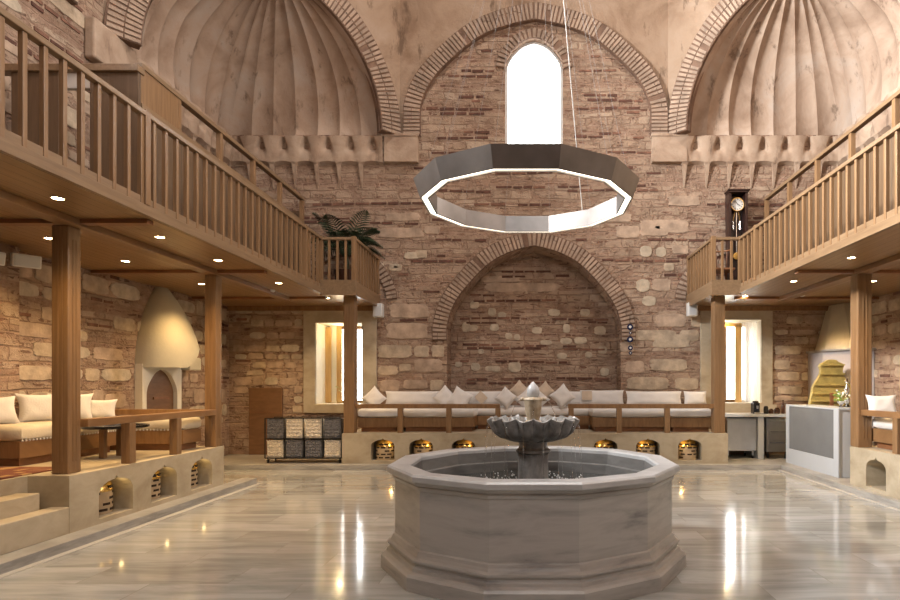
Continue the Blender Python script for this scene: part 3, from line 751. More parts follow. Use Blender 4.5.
# scalloped bowl, 16 lobes
m = MB(); n = 192; lob = 16
def rb(a, amp): return 1 + amp * (abs(math.sin(a * lob / 2)) - .5)
pr = [(.12, 1.005, 0), (.22, 1.015, .04), (.31, 1.045, .10), (.365, 1.085, .10), (.385, 1.12, .12), (.40, 1.155, .12), (.425, 1.185, .11), (.43, 1.20, .10), (.415, 1.205, .10), (.38, 1.175, .10), (.33, 1.13, .10), (.22, 1.10, .05), (.01, 1.09, 0)]
rings = []
for r, z, amp in pr:
    r *= .92
    rings.append([(FX + r * rb(2 * PI * j / n, amp) * math.cos(2 * PI * j / n), FY + r * rb(2 * PI * j / n, amp) * math.sin(2 * PI * j / n), z + (.026 * (1 - abs(math.sin(2 * PI * j / n * lob / 2))) if z > 1.14 else 0)) for j in range(n)])
m.loft(rings); m.build('bowl', 'grey_marble', fr, smooth=50)
m = MB(); m.lathe([(.001, 1.17), (.36, 1.17)], 48, (FX, FY, 0), cap0=False, cap1=False); m.build('bowl_water', 'water', fr)
m = MB(); m.lathe([(.06, 1.09), (.075, 1.18), (.055, 1.20), (.06, 1.22), (.072, 1.30), (.076, 1.36), (.085, 1.38), (.075, 1.395), (.05, 1.40)], 32, (FX, FY, 0), rf=lambda a, z: 1 + .06 * abs(math.sin(a * 4)))
fin = m.build('finial', 'alabaster', fr, smooth=40)
m = MB(); m.lathe([(.045, 1.40), (.058, 1.43), (.056, 1.46), (.045, 1.495), (.02, 1.52), (.008, 1.535), (.001, 1.54)], 24, (FX, FY, 0)); m.build('finial_cap', 'fount_top', fr, smooth=40)
for a in range(4):
    t = a * PI / 2; c_, s_ = math.cos(t), math.sin(t)
    MB().tube([(FX + c_ * .06, FY + s_ * .06, 1.37), (FX + c_ * .09, FY + s_ * .09, 1.385), (FX + c_ * .115, FY + s_ * .115, 1.375)], [.014, .018, .012], 8).build('spout', 'alabaster', fr, smooth=True)
    pts = [(FX + c_ * (.115 + .10 * k_ / 6), FY + s_ * (.115 + .10 * k_ / 6), 1.37 - .2 * (k_ / 6) ** 2) for k_ in range(7)]
    o = MB().tube(pts, .0035, 6).build('water_jet', 'pane', fr, smooth=True)
rj = random.Random(2)
m = MB()
for i in range(16):
    t = 2 * PI * (i + .5) / 16; c_, s_ = math.cos(t), math.sin(t)
    m.tube([(FX + c_ * (.41 + .035 * k_ / 5), FY + s_ * (.41 + .035 * k_ / 5), 1.19 - .58 * (k_ / 5) ** 1.3) for k_ in range(6)], .0022, 5)
o = m.build('water_threads', 'pane', fr, smooth=True); o['kind'] = 'stuff'
m = MB()
for i in range(420):
    t = rj.uniform(0, 2 * PI); r_ = rj.gauss(.50, .11)
    if r_ < .2: continue
    m.sphere((FX + r_ * math.cos(t), FY + r_ * math.sin(t), .602 + abs(rj.gauss(0, .02))), rj.uniform(.003, .010), 6)
o = m.build('splashes', 'foam', fr, smooth=True); o['kind'] = 'stuff'

# ---------------- chandelier
HX, HY, HZ = -.03, 5.17, 3.10; HR = .937
ch = empty('chandelier', (HX, HY, HZ), 'large twelve-sided metal ring chandelier hanging on thin cables', 'chandelier')
hh = .16
m = MB(); m.lathe([(HR, 0), (HR * 1.06, hh), (HR * 1.06 - .012, hh), (HR - .012, .012), (HR - .012, 0)], 12, (HX, HY, HZ), ph); m.f = [f for f in m.f if len(f) == 4]; m.m = [0] * len(m.f)
m.build('outer_band', 'chand', ch)
ri_ = HR - .075
m = MB(); m.lathe([(ri_, 0), (ri_, hh), (ri_ + .012, hh), (ri_ + .012, 0)], 12, (HX, HY, HZ), ph); m.f = [f for f in m.f if len(f) == 4]; m.m = [0] * len(m.f)
m.build('inner_band', 'chand', ch)
m = MB(); m.lathe([(HR - .013, .012), (ri_ + .013, .012), (ri_ + .013, .03), (HR - .013, .03), (HR - .013, .012)], 12, (HX, HY, HZ), ph, cap0=False, cap1=False); m.build('light_strip', 'led', ch)['label'] = 'glowing warm white strip'
m = MB(); m.lathe([(HR - .012, hh - .02), (ri_ + .012, hh - .02), (ri_ + .012, hh - .01), (HR - .012, hh - .01), (HR - .012, hh - .02)], 12, (HX, HY, HZ), ph, cap0=False, cap1=False); m.build('top_plate', 'chand', ch)
hub = (.09, 5.17, 6.9)
for i in range(12):
    t = ph + i * PI / 6; rm = HR - .03
    MB().tube([(HX + rm * math.cos(t), HY + rm * math.sin(t), HZ + hh - .012), hub], .0011, 5).build('cable', 'cable', ch)
MB().tube([hub, (.1, 5.2, ZTOP + 4.7)], .008, 6).build('main_cable', 'cable', ch)
MB().lathe([(.001, -.03), (.04, -.02), (.04, .02), (.001, .03)], 16, hub).build('hub', 'steel', ch, smooth=40)
MB().tube([(X_(560, 4.6), 4.6, Z_(-40, 4.6)), (X_(583, 6.05), 6.05, HZ + hh - .01)], .004, 6).build('power_cable', 'white_paint', ch)

# ---------------- balconies
def balcony(sgn):
    side = 'left' if sgn < 0 else 'right'
    XE = -3.72 if sgn < 0 else 3.745      # rail line
    XC = -3.13 if sgn < 0 else 3.26       # projecting end by the rear wall
    XW = XL if sgn < 0 else XR
    XPst = -4.5 if sgn < 0 else 4.66
    YR = 10.32; Y0 = -.6; zt = 3.245
    root = empty('balcony', (XPst, 6, ZS), side + ' timber balcony with slatted balustrade above the ' + ('niche platform' if sgn < 0 else 'pale counter'), 'balcony')
    P = root
    m = MB(); xo = XE - sgn * -.0
    m.box(min(XW, XE), Y0, ZS, max(XW, XE), WY, ZS + .04)
    m.box(min(XE, XC), YR - .02, ZS, max(XE, XC), WY, ZS + .04); m.build('soffit', 'soffit', P)
    m = MB(); m.box(min(XW, XE), Y0, ZS + .04, max(XW, XE), WY, zt); m.box(min(XE, XC), YR, ZS + .04, max(XE, XC), WY, zt); m.build('deck', 'woodx', P)
    # fascia
    e = .05 * -sgn * -1
    def fas(x0, y0, x1, y1, th=.045, z0=ZS - .03, z1=zt + .0, nm='fascia', mt='woodx'):
        return MB().box(min(x0, x1), min(y0, y1), z0, max(x0, x1), max(y0, y1), z1).build(nm, mt, P, bevel=.004)
    inn = -sgn   # direction into the hall
    fas(XE, Y0, XE + inn * .03, YR, z0=ZS - .0); fas(XE, YR - .05, XC + inn * .05, YR, z1=3.38); fas(XC, YR, XC + inn * .05, WY, z1=3.36)
    # pale trim line along the lower edge
    MB().box(min(XE + inn * .03, XE + inn * .045), Y0, ZS - .0, max(XE + inn * .03, XE + inn * .045), YR - .05, ZS + .03).build('edge_trim', 'woodx', P)
    # rails
    zr = 4.13
    for nm, z0, z1, w in (('handrail', zr - .035, zr + .015, .036), ('bottom_rail', zt, zt + .075, .012)):
        MB().box(XE - w, Y0, z0, XE + w, YR + w, z1).build(nm, 'woodx', P, bevel=.006)
        MB().box(min(XE, XC) , YR - w, z0, max(XE, XC), YR + w, z1).build(nm, 'woodx', P, bevel=.006)
        MB().box(XC - w, YR - w, z0, XC + w, WY, z1).build(nm, 'woodx', P, bevel=.006)
    # balusters, each on a small foot block
    bm_ = MB().box(-.02, -.02, zt, .02, .02, zr - .035).build('baluster', 'woodv', P, bevel=.003)
    bm_.matrix_parent_inverse = Matrix.Translation(-root.location)
    n = 0; y = 10.14
    def put(x, y, r=0):
        nonlocal n
        if n == 0: o = bm_
        else: o = bm_.copy(); COL.objects.link(o)
        o.location = (x, y, 0); o.rotation_euler = (0, 0, r); n += 1
    while y > 2.3: put(XE, y); y -= .184
    for i in range(1, 4 if sgn < 0 else 3): put(XE + (XC - XE) * i / (4 if sgn < 0 else 3), YR, PI / 2)
    yy = YR + .17
    while yy < WY - .08: put(XC, yy); yy += .175
    for (x, y) in ((XE, YR), (XC, YR), (XC, WY - .04), (XE, 9.6), (XE, 5.6 if sgn < 0 else 4.9)):
        MB().box(x - .038, y - .038, zt - .0, x + .038, y + .038, zr + .03).build('newel', 'woodv', P, bevel=.004)
    # beams below the deck
    MB().box(XPst - .09, Y0, ZS - .07, XPst + .09, YR + .4, ZS).build('long_beam', 'wood', P, bevel=.006)
    for y in ((5.75, 8.25, 10.7) if sgn < 0 else (5.7, 8.25, 10.7)):
        MB().box(min(XW, XE - inn * .03), y - .07, ZS - .045, max(XW, XE - inn * .03), y + .03, ZS).build('cross_beam', 'wood_dark', P, bevel=.004)
    MB().box(min(XW, XC), WY - .09, ZS - .1, max(XW, XC), WY, ZS).build('wall_plate', 'wood', P, bevel=.004)
    return root
balL = balcony(-1); balR = balcony(1)
def column(x, y, zb, label, w=.16):
    r = empty('timber_post', (x, y, zb), label, 'post', 'timber posts carrying the balconies')
    m = MB().box(x - w / 2, y - w / 2, zb + .0, x + w / 2, y + w / 2, ZS - .07 if abs(x) > 4 else ZS); m.build('shaft', 'woodv', r, bevel=.012)
    m = MB(); 
    for sx in (-1, 1): m.box(x + sx * w * .12 - .006, y - w / 2 - .004, zb + .12, x + sx * w * .12 + .006, y - w / 2 + .01, ZS - .2); m.box(x - w / 2 - .004, y + sx * w * .12 - .006, zb + .12, x + w / 2 + .004, y + sx * w * .12 + .006, ZS - .2)
    m.build('bead', 'woodv', r)
    return r
column(-4.58, 5.73, ZP, 'nearest left timber post, beside the stone steps', .165)
column(-4.5, 8.24, ZP, 'left timber post at the far end of the niche platform')
column(X_(350.5, 10.68), 10.68, ZP, 'timber post in front of the left rear window', .2)
column(X_(718, 10.68), 10.68, ZP, 'timber post in front of the right rear window', .2)
column(4.68, 8.2, ZP, 'timber post behind the pale counter on the right', .2)
# recessed spotlights
sp0 = None
spots = [(-4.12, 5.06), (-5.33, 6.43), (-4.07, 6.38), (-5.3, 7.6), (-4.06, 7.55), (-5.27, 9.3), (-4.0, 9.23), (-5.18, 10.8), (-3.78, 10.8),
         (4.1, 7.4), (4.12, 9.06), (5.36, 9.06), (3.92, 10.57), (5.38, 10.75)]
slab = ['nearest glowing spotlight in the left soffit, over the steps', 'glowing spotlight near the left wall behind the nearest post', 'second glowing spotlight from the front in the left soffit outer row', 'wall-side glowing spotlight before the plaster chimney hood', 'third glowing spotlight from the front in the left soffit outer row', 'wall-side glowing spotlight right behind the chimney hood', 'fourth glowing spotlight from the front in the left soffit outer row', 'glowing spotlight above the small brown door', 'glowing spotlight above the left rear window',
        'nearest glowing spotlight in the right soffit', 'second glowing spotlight from the front in the right soffit', 'glowing spotlight beside the tall right post in the right soffit', 'glowing spotlight above the right rear window', 'glowing spotlight above the right chimney hood']
for (x, y), lb in zip(spots, slab):
    if sp0 is None:
        r = sp0 = empty('recessed_spotlight', (0, 0, 0), lb, 'spotlight', 'recessed spotlights in the balcony soffits')
        m = MB(); m.lathe([(.045, -.006), (.055, -.006), (.055, 0), (.045, 0), (.045, -.006)], 20, cap0=False, cap1=False); m.build('ring', 'steel', r, smooth=40)
        m = MB(); m.lathe([(.001, -.003), (.045, -.003)], 20, cap0=False, cap1=False); m.build('lamp', 'bulb', r)
    else: r = copy_tree(sp0); r['label'] = lb
    r.location = (x, y, ZS)
    L_ = bpy.data.lights.new('spot', 'SPOT'); L_.energy = 125; L_.color = (1, .64, .28); L_.spot_size = math.radians(125); L_.spot_blend = 1; L_.shadow_soft_size = .045
    lo = bpy.data.objects.new('spot_lamp', L_); COL.objects.link(lo); lo.location = (x, y, ZS - .03)
# smoke detectors
for x, y, lb in ((X_(272, 9.9), 9.9, 'small white detector on the left soffit near the brown door'), (X_(802, 10.4), 10.4, 'small white detector on the right soffit near the chimney hood')):
    o = MB().lathe([(.05, 0), (.05, -.02), (.035, -.035), (.001, -.036)], 20, (x, y, ZS)).build('smoke_detector', 'white_paint', smooth=40); tag(o, lb, 'smoke detector')

# ---------------- timber lofts above the balconies
def loft_(sgn):
    x = -4.55 if sgn < 0 else 4.72; XW = XL if sgn < 0 else XR
    root = empty('loft_partition', (x, 8, 3.3), ('left' if sgn < 0 else 'right') + ' timber boarded loft wall with open rail on top', 'partition')
    zt = 5.26; y0 = 6.74 if sgn < 0 else 3.0; y1 = WY - .35
    MB().box(x - .03, y0, 3.3, x + .03, y1, 4.72).build('board_wall', 'woodp', root)
    MB().box(x - .045, y0, 4.72, x + .045, y1, 4.79).build('cap_rail', 'woodx', root, bevel=.005)
    MB().box(x - .045, y0, zt - .06, x + .045, y1, zt).build('top_rail', 'woodx', root, bevel=.005)
    y = y1 - .04
    while y > y0: MB().box(x - .035, y - .035, 4.79, x + .035, y + .035, zt - .06).build('post', 'woodv', root, bevel=.004); y -= 1.02
    # end wall by the rear wall
    MB().box(min(x, x + sgn * .9), y1, 3.3, max(x, x + sgn * .9), y1 + .05, 5.0).build('end_panel', 'woodp', root)
    if sgn < 0:
        MB().box(x - .03, y0, 4.79, x + .03, y0 + .75, zt - .06).build('side_panel', 'woodv', root, bevel=.004)
        # face towards the viewer, with a doorway
        MB().box(X_(15, y0), y0 - .05, 3.3, X_(62, y0), y0, 5.12).build('door_panel', 'woodp', root, bevel=.004)
        MB().box(X_(93, y0), y0 - .05, 3.3, x + .03, y0, 5.12).build('door_panel', 'woodp', root, bevel=.004)
        MB().box(X_(60, y0), y0 - .04, 4.94, X_(95, y0), y0 + .02, 5.12).build('lintel', 'white_paint', root, bevel=.004)
        MB().box(XL + .02, y0 - .09, 5.12, x + .05, y0 + .04, 5.2).build('head_rail', 'woodx', root, bevel=.005)
    return root
loft_(-1); loft_(1)

# ---------------- openings
def casement(name, w, frame_out, side):
    x0, z0, x1, z1 = w; root = struct(MB().box(x0 - .02, WY + .68, z0 - .02, x0 + .055, WY + .74, z1).build(name, 'woodv'))
    fo = frame_out
    m = MB(); m.box(x1 - .055, WY + .68, z0, x1 + .02, WY + .74, z1); m.box(x0, WY + .68, z1 - .06, x1, WY + .74, z1 + .02); m.box(x0, WY + .68, z0 - .02, x1, WY + .74, z0 + .06); m.box((x0 + x1) / 2 - .03, WY + .67, z0, (x0 + x1) / 2 + .03, WY + .745, z1)
    m.build('frame', 'woodv', root)
    # stone surround on the wall face
    m = MB(); a = .045
    m.box(fo[0], WY - a, fo[1], x0, WY + .02, fo[3]); m.box(x1, WY - a, fo[1], fo[2], WY + .02, fo[3]); m.box(x0, WY - a, z1, x1, WY + .02, fo[3]); m.box(x0, WY - a - .03, fo[1], x1, WY + .02, z0)
    m.build('stone_surround', 'lime', root, bevel=.01)
    # panes
    xm = (x0 + x1) / 2
    MB().box(x0 + .055, WY + .70, z0 + .06, xm - .03, WY + .706, z1 - .06).build('pane', 'pane', root); MB().box(xm + .03, WY + .70, z0 + .06, x1 - .055, WY + .706, z1 - .06).build('pane', 'pane', root)
    if side < 0:   # panelled shutter leaf folded back inside the reveal
        sx0, sx1 = X_(317, WY + .55), X_(331, WY + .55)
        MB().box(sx0, WY + .55, z0 + .01, sx1, WY + .585, z1 - .03).build('shutter', 'lightwood', root, bevel=.003)
        m = MB()
        for a0, a1 in ((.06, .44), (.50, .94)): m.box(sx0 + .06, WY + .538, z0 + (z1 - z0) * a0, sx1 - .06, WY + .55, z0 + (z1 - z0) * a1)
        m.build('shutter_panel', 'lightwood', root, bevel=.005)
        MB().box(X_(331, WY + .66), WY + .60, z0, X_(337, WY + .66), WY + .70, z1).build('mullion_wall', 'white_plaster', root)
        MB().box(X_(337, WY + .66), WY + .63, z0, X_(342, WY + .66), WY + .70, z1).build('shutter_edge', 'lightwood', root)
    else:
        MB().box(4.38, WY + .40, z0, 4.51, WY + .46, z1 - .06).build('stile', 'lightwood', root, bevel=.004); MB().box(x0, WY + .40, z1 - .10, x1, WY + .46, z1 - .02).build('head', 'lightwood', root, bevel=.004)
        for c0, c1 in ((4.42, x1 - .01),):
            m = MB(); n = 24; top = [(c0 + (c1 - c0) * i / n, WY + .16 + .02 * math.sin(i * 1.9), z1 - .02) for i in range(n + 1)]
            m.loft([top, [(x, y, z0 + .02) for x, y, z in top]], False, False, closed=False); m.build('sheer_curtain', 'sheer', root, smooth=True, recalc=False)
    return root
def sheermat():
    m = bpy.data.materials.new('sheer_voile'); m.use_nodes = True; nt = m.node_tree; nt.nodes.clear(); k = N(nt)
    o = k.n('ShaderNodeOutputMaterial'); a = k.n('ShaderNodeBsdfTranslucent'); a.inputs[0].default_value = (.92, .9, .85, 1)
    t = k.n('ShaderNodeBsdfTransparent'); x = k.n('ShaderNodeMixShader'); x.inputs[0].default_value = .65
    k.l(t.outputs[0], x.inputs[1]); k.l(a.outputs[0], x.inputs[2]); k.l(x.outputs[0], o.inputs[0]); return m
M['sheer'] = sheermat()
M['lightwood'] = wood('honey_wood', (.50, .30, .10), (.66, .43, .18), .4, (14, 14, 1.5))
casement('window_1', LW, LF, -1)
casement('window_2', RW, RF, 1)
# pointed upper window: thin metal frame and frosted glazing bars
m = MB(); fo = arch_open(UW_cx, UW_0, UW_s, UW_h, UW_r); fi = arch_open(UW_cx, UW_0 + .05, UW_s, UW_h - .05, UW_r - .05)
w3 = struct(MB().add([(a, WY + .12, b) for a, b in fo] + [(a, WY + .12, b) for a, b in fi], [(i, (i + 1) % len(fo), (i + 1) % len(fo) + len(fo), i + len(fo)) for i in range(len(fo))]).build('window_3', 'white_paint', recalc=False))
o = MB(); cap(o, fi, lambda a, b, d: (a, WY + .12 + d, b), .01); o.build('pane', 'pane', w3)
# small brown door
dr = struct(MB().box(DOOR[0], WY - .05, DOOR[1], DOOR[2], WY + .01, DOOR[3]).build('door_1', 'door_wood', bevel=.004))
MB().box(DOOR[0] + .0, WY - .056, (DOOR[1] + DOOR[3]) / 2 + .18, DOOR[2], WY - .049, (DOOR[1] + DOOR[3]) / 2 + .19).build('rail_line', 'wood_dark', dr)

# ---------------- railings of the platforms
def railing(label, beams, posts, name='low_railing'):
    r = empty(name, (beams[0][0], beams[0][1], ZP), label, 'railing')
    for b in beams: MB().box(*b).build('beam', 'wood', r, bevel=.006)
    for p in posts: MB().box(*p).build('upright', 'woodv', r, bevel=.006)
    return r
RY = 10.66
def bpst(px, w=.095): x = X_(px, RY); return (x - w / 2, RY - w / 2, ZP, x + w / 2, RY + w / 2, 1.09)
railing('low timber railing left of the fountain bowl, before the rear sofas', [(X_(356, RY), RY - .05, 1.09, X_(500, RY), RY + .05, 1.17)], [bpst(400.5), bpst(449), bpst(498)])
railing('low timber railing right of the fountain bowl, before the rear sofas', [(X_(568, RY), RY - .05, 1.09, X_(713, RY), RY + .05, 1.17)], [bpst(571), bpst(619), bpst(667)])
def lpst(px): Y = 4.47 * F / (VX - px); return (-4.52, Y - .05, ZP, -4.42, Y + .05, 1.09)
railing('low timber railing with two uprights along the left niche platform', [(-4.52, 5.8, 1.09, -4.42, 8.17, 1.17), (-6.1, 8.2, 1.09, -4.58, 8.28, 1.17)], [lpst(128.5), lpst(175.5)])
railing('low timber railing beside the right post, before the small sofa', [(4.62, 2.2, 1.09, 4.72, 8.1, 1.17)], [(4.62, 7.3, ZP, 4.72, 7.4, 1.09), (4.62, 6.3, ZP, 4.72, 6.4, 1.09)])

# ---------------- sofas
def cushion_mesh(w, h, t, seed=0, pinch=.12, n=14):
    r = random.Random(seed); m = MB(); top = []; bot = []
    for sgn, L in ((1, top), (-1, bot)):
        for j in range(n + 1):
            row = []
            for i in range(n + 1):
                u = 2 * i / n - 1; v = 2 * j / n - 1
                k_ = pinch; x = u * (1 - k_ * (1 - v * v) * abs(u)) ; z = v * (1 - k_ * (1 - u * u) * abs(v))
                th = ((1 - u ** 4) * (1 - v ** 4)) ** .6
                wr = 1 + .06 * math.sin(7 * u + seed) * math.sin(5 * v + seed * 2)
                row.append((x * w / 2, sgn * (th * t / 2 * wr + .002), z * h / 2 + h / 2))
            L.append(row)
    m.loft(top, False, False, closed=False); m.loft(bot, False, False, closed=False)
    return m
def cushion(px0, px1, py0, py1, Y, label, cat='cushion', fab='white_fab', t=.16, rot=0, tilt=12, group='cushions on the rear sofas', yaw=0, seed=1, name='cushion', pinch=.10):
    w = (px1 - px0) * Y / F; h = (py1 - py0) * Y / F
    if rot: w = h = w / math.sqrt(2) * 1.02
    o = cushion_mesh(w, h, t, seed, pinch).build(name, fab, smooth=True)
    x = X_((px0 + px1) / 2, Y); z = Z_(py1, Y)
    o.rotation_euler = (math.radians(-tilt), math.radians(rot), math.radians(yaw))
    if rot:
        mt = Matrix.Translation((x, Y, (Z_(py0, Y) + z) / 2)) @ Matrix.Rotation(math.radians(-tilt), 4, 'X') @ Matrix.Rotation(math.radians(rot), 4, 'Y') @ Matrix.Translation((0, 0, -h / 2))
        o.matrix_world = mt
    else: o.location = (x, Y, z)
    return tag(o, label, cat, group)
def sofa(x0, x1, y0, y1, label, z=ZP, group='low teak sofas', top=.44, fringe=None):
    r = empty('sofa', ((x0 + x1) / 2, (y0 + y1) / 2, z), label, 'sofa', group)
    MB().box(x0, y0, z + .085, x1, y1, z + .27).build('base', 'wood', r, bevel=.006)
    MB().box(x0 + .05, y0 + .05, z, x1 - .05, y1 - .05, z + .085).build('plinth', 'wood_dark', r)
    m = MB(); nx_, ny_ = 14, 10; rnd = random.Random(int(x0 * 50))
    rings = []
    for zz, off in ((z + .27, .02), (z + .30, -.02), (z + .38, -.025), (z + top - .02, -.005), (z + top, .04)):
        ring = []
        N_ = 32
        for i in range(N_):
            t = 2 * PI * i / N_; c_, s_ = math.cos(t), math.sin(t); q = (abs(c_) ** 14 + abs(s_) ** 14) ** (-1 / 14)
            ring.append(((x0 + x1) / 2 + c_ * q * ((x1 - x0) / 2 - off), (y0 + y1) / 2 + s_ * q * ((y1 - y0) / 2 - off), zz + rnd.uniform(-.004, .004)))
        rings.append(ring)
    m.loft(rings); m.build('mattress', 'white_fab' if fringe is None else 'cream_fab', r, smooth=50)
    if fringe:
        m = MB(); zf = z + .275
        for (a, b) in fringe:
            a = Vector(a); b = Vector(b); n = int((b - a).length / .045)
            for i in range(n):
                p = a + (b - a) * (i + .5) / n; m.sphere((p.x, p.y, zf), .011, 6); m.tube([(p.x, p.y, zf), (p.x, p.y, zf + .04)], .004, 4)
        o = m.build('tassel_fringe', 'white_fab', r); o['label'] = 'white tassel fringe'; o['kind'] = 'stuff'
    return r
SG = 'low white sofas along the rear wall'
sofa(X_(358, 10.85), X_(398, 10.85), 10.85, WY - .08, 'small white sofa section beside the left rear window', group=SG)
sofa(X_(402, 10.85), X_(474, 10.85), 10.9, WY - .08, 'white sofa section left of the fountain bowl', group=SG)
sofa(NI_cx - NI_h + .62, NI_cx + NI_h - .66, 11.5, WY + NB - .1, 'white sofa section inside the arched recess behind the fountain', group=SG)
sofa(X_(593, 10.85), X_(667, 10.85), 10.9, WY - .08, 'white sofa section right of the fountain bowl', group=SG)
sofa(X_(671, 10.85), X_(712, 10.85), 10.85, WY - .08, 'small white sofa section beside the right rear window', group=SG)
Yc = 11.62
cushion(385, 441, 391, 405, Yc + .12, 'long white bolster cushion left of the fountain, between two pointed pillows', seed=3, pinch=.05, tilt=8)
cushion(454, 502, 391, 405, Yc + .12, 'long white bolster cushion behind the small beige throw', seed=4, pinch=.05, tilt=8)
cushion(557, 600, 391, 405, Yc + .5, 'long white bolster cushion with a beige cloth draped on it', seed=5, pinch=.05, tilt=8)
cushion(580, 624, 390, 405, Yc + .1, 'white bolster cushion at the right jamb of the recess', seed=6, pinch=.05, tilt=8)
cushion(626, 682, 391, 405, Yc + .1, 'long white bolster cushion under the bead hanging', seed=7, pinch=.05, tilt=8)
cushion(684, 707, 391, 405, Yc + .1, 'short white cushion beside the right rear window', seed=8, pinch=.08, tilt=8)
cushion(361, 387, 386, 411, Yc, 'pointed white pillow beside the left rear window', rot=45, seed=9)
cushion(432, 458, 385, 410, Yc - .05, 'pointed white pillow, leftmost of the pair leaning together', rot=43, seed=10)
cushion(446, 474, 386, 412, Yc - .12, 'pointed white pillow, right one of the pair leaning together', rot=30, seed=11)
cushion(494, 518, 386, 410, Yc - .1, 'white pillow on its corner left of the fountain finial', rot=40, seed=12)
cushion(508, 531, 379, 403, Yc + .2, 'beige pillow on its corner left behind the fountain finial', rot=44, fab='beige_fab', seed=13)
cushion(534, 556, 380, 403, Yc + .2, 'beige pillow on its corner right behind the fountain finial', rot=48, fab='beige_fab', seed=14)
cushion(514, 550, 387, 412, Yc - .0, 'large white pillow directly behind the fountain finial', rot=45, seed=15)
cushion(549, 576, 384, 409, Yc - .1, 'white pillow on its corner right of the fountain finial', rot=50, seed=16)
def throw(px0, px1, py0, py1, Y, label, rot=0):
    m = MB(); n = 8; rows = []
    for j in range(n + 1):
        rows.append([((i / n - .5) * (px1 - px0) * Y / F, -.004 - .012 * math.sin(PI * i / n), (j / n - .5) * (py1 - py0) * Y / F) for i in range(n + 1)])
    back = [[(x, y + .012, z) for x, y, z in r] for r in rows]
    m.loft(rows, False, False, closed=False); m.loft(back, False, False, closed=False)
    o = m.build('throw', 'beige_fab', smooth=True); o.location = (X_((px0 + px1) / 2, Y), Y, Z_((py0 + py1) / 2, Y)); o.rotation_euler = (math.radians(-8), math.radians(rot), 0)
    return tag(o, label, 'throw')
throw(476, 486, 393, 402, Yc + .03, 'small diamond of beige cloth on the bolster left of the fountain', 45)
throw(582, 592, 391, 400, Yc + .0, 'small square of beige cloth on the bolster right of the fountain')
# left platform seating
LG = 'low sofas on the left platform'
sofa(XL + .24, -5.42, 6.16, 7.6, 'long cream sofa along the left wall with tassel fringe', group=LG, fringe=[((-5.41, 6.16, 0), (-5.41, 7.6, 0))])
sofa(-5.95, -4.62, 7.72, 8.16, 'short cream sofa at the far end of the left platform', group=LG, fringe=[((-5.9, 7.71, 0), (-4.65, 7.71, 0))])
def cush3(x, y, z, w, h, t, yaw, tilt, label, group, seed=1):
    o = cushion_mesh(w, h, t, seed, .14).build('cushion', 'white_fab', smooth=True)
    o.location = (x, y, z); o.rotation_euler = (math.radians(-tilt), 0, math.radians(yaw)); return tag(o, label, 'cushion', group)
cush3(-5.84, 6.34, ZP + .43, .46, .34, .16, 66, 20, 'white cushion at the left picture edge on the cream sofa', 'cushions on the left sofa', 2)
cush3(-5.78, 6.86, ZP + .43, .44, .36, .16, 52, 16, 'white cushion partly behind the nearest timber post', 'cushions on the left sofa', 5)
cush3(-5.72, 7.22, ZP + .43, .46, .35, .15, 36, 14, 'white cushion just right of the nearest timber post', 'cushions on the left sofa', 6)
cush3(-5.52, 7.44, ZP + .43, .36, .27, .12, 20, 14, 'low white cushion at the right end of the left sofa row', 'cushions on the left sofa', 7)
o = MB().box(-5.75, 4.4, ZP, -4.85, 6.1, ZP + .012).build('rug', 'rug'); tag(o, 'red-brown patterned kilim on the left platform', 'rug')
t = empty('side_table', (-5.0, 7.0, ZP), 'round black tray table on timber legs by the left sofa', 'table')
MB().lathe([(.001, .355), (.32, .355), (.345, .365), (.345, .39), (.325, .39), (.32, .372), (.001, .372)], 40, (-5.0, 7.0, ZP)).build('tray', 'black', t, smooth=40)
for dx, dy in ((-.08, -.1), (.16, -.04), (-.06, .16)): MB().box(-5.0 + dx - .03, 7.0 + dy - .03, ZP, -5.0 + dx + .03, 7.0 + dy + .03, ZP + .366).build('leg', 'wood', t, bevel=.004)
# right platform seating
sofa(4.8, 6.2, 7.5, 8.15, 'white sofa on the right platform behind the timber post', group='right platform sofa')
cush3(X_(883, 7.95), 7.95, ZP + .44, .40, .31, .15, -8, 14, 'white cushion on the right sofa beside the timber post', None, 8)
# ---------------- left fireplace: hood with scalloped lip, arched timber door
fp = empty('fireplace', (XL, 9.55, ZK), 'cream plaster chimney hood with arched timber panel on the left wall', 'fireplace')
m = MB(); rings = []; nseg = 28; fy = 9.72
for i in range(19):
    v = i / 18; z = 1.80 + (ZS - 1.80) * v
    k_ = (1 - v ** 2.1 * .80)
    ring = []
    for j in range(nseg + 1):
        t = PI * j / nseg; c_, s_ = math.cos(t), math.sin(t)
        sc = .15 * (.5 - .5 * math.cos(4 * t)) if i == 0 else 0
        ring.append((XL + .55 * k_ * s_ ** .8, fy - .62 * k_ * c_, z + (.34 * min(1, max(0, (t / PI - .42) / .25)) ** 1.3 * (1 - v) ** 5)))
    rings.append(ring)
m.loft(rings, False, False, closed=False); inner = [[(XL + (x - XL) * .9, fy + (y - fy) * .9, z) for x, y, z in r] for r in rings]; m.loft(inner, False, False, closed=False); m.loft([rings[0], inner[0]], False, False, closed=False)
m.build('hood', 'hood', fp, smooth=50)
m = MB(); ap = arch_open(9.6, ZK, 1.36, .40, .42); to = lambda a, b, d: (XL + .12 - d, a, b)
poly_holes(m, [(9.1, ZK), (9.1, 1.85), (10.12, 1.85), (10.12, ZK), (10.0, ZK)] + ap[1:-1] + [(9.2, ZK)], [], to); jamb(m, ap, to, .1, False)
m.add([(XL, 9.1, ZK), (XL + .12, 9.1, ZK), (XL + .12, 9.1, 1.85), (XL, 9.1, 1.85)], [(0, 1, 2, 3)]); m.build('surround', 'white_plaster', fp, recalc=False)
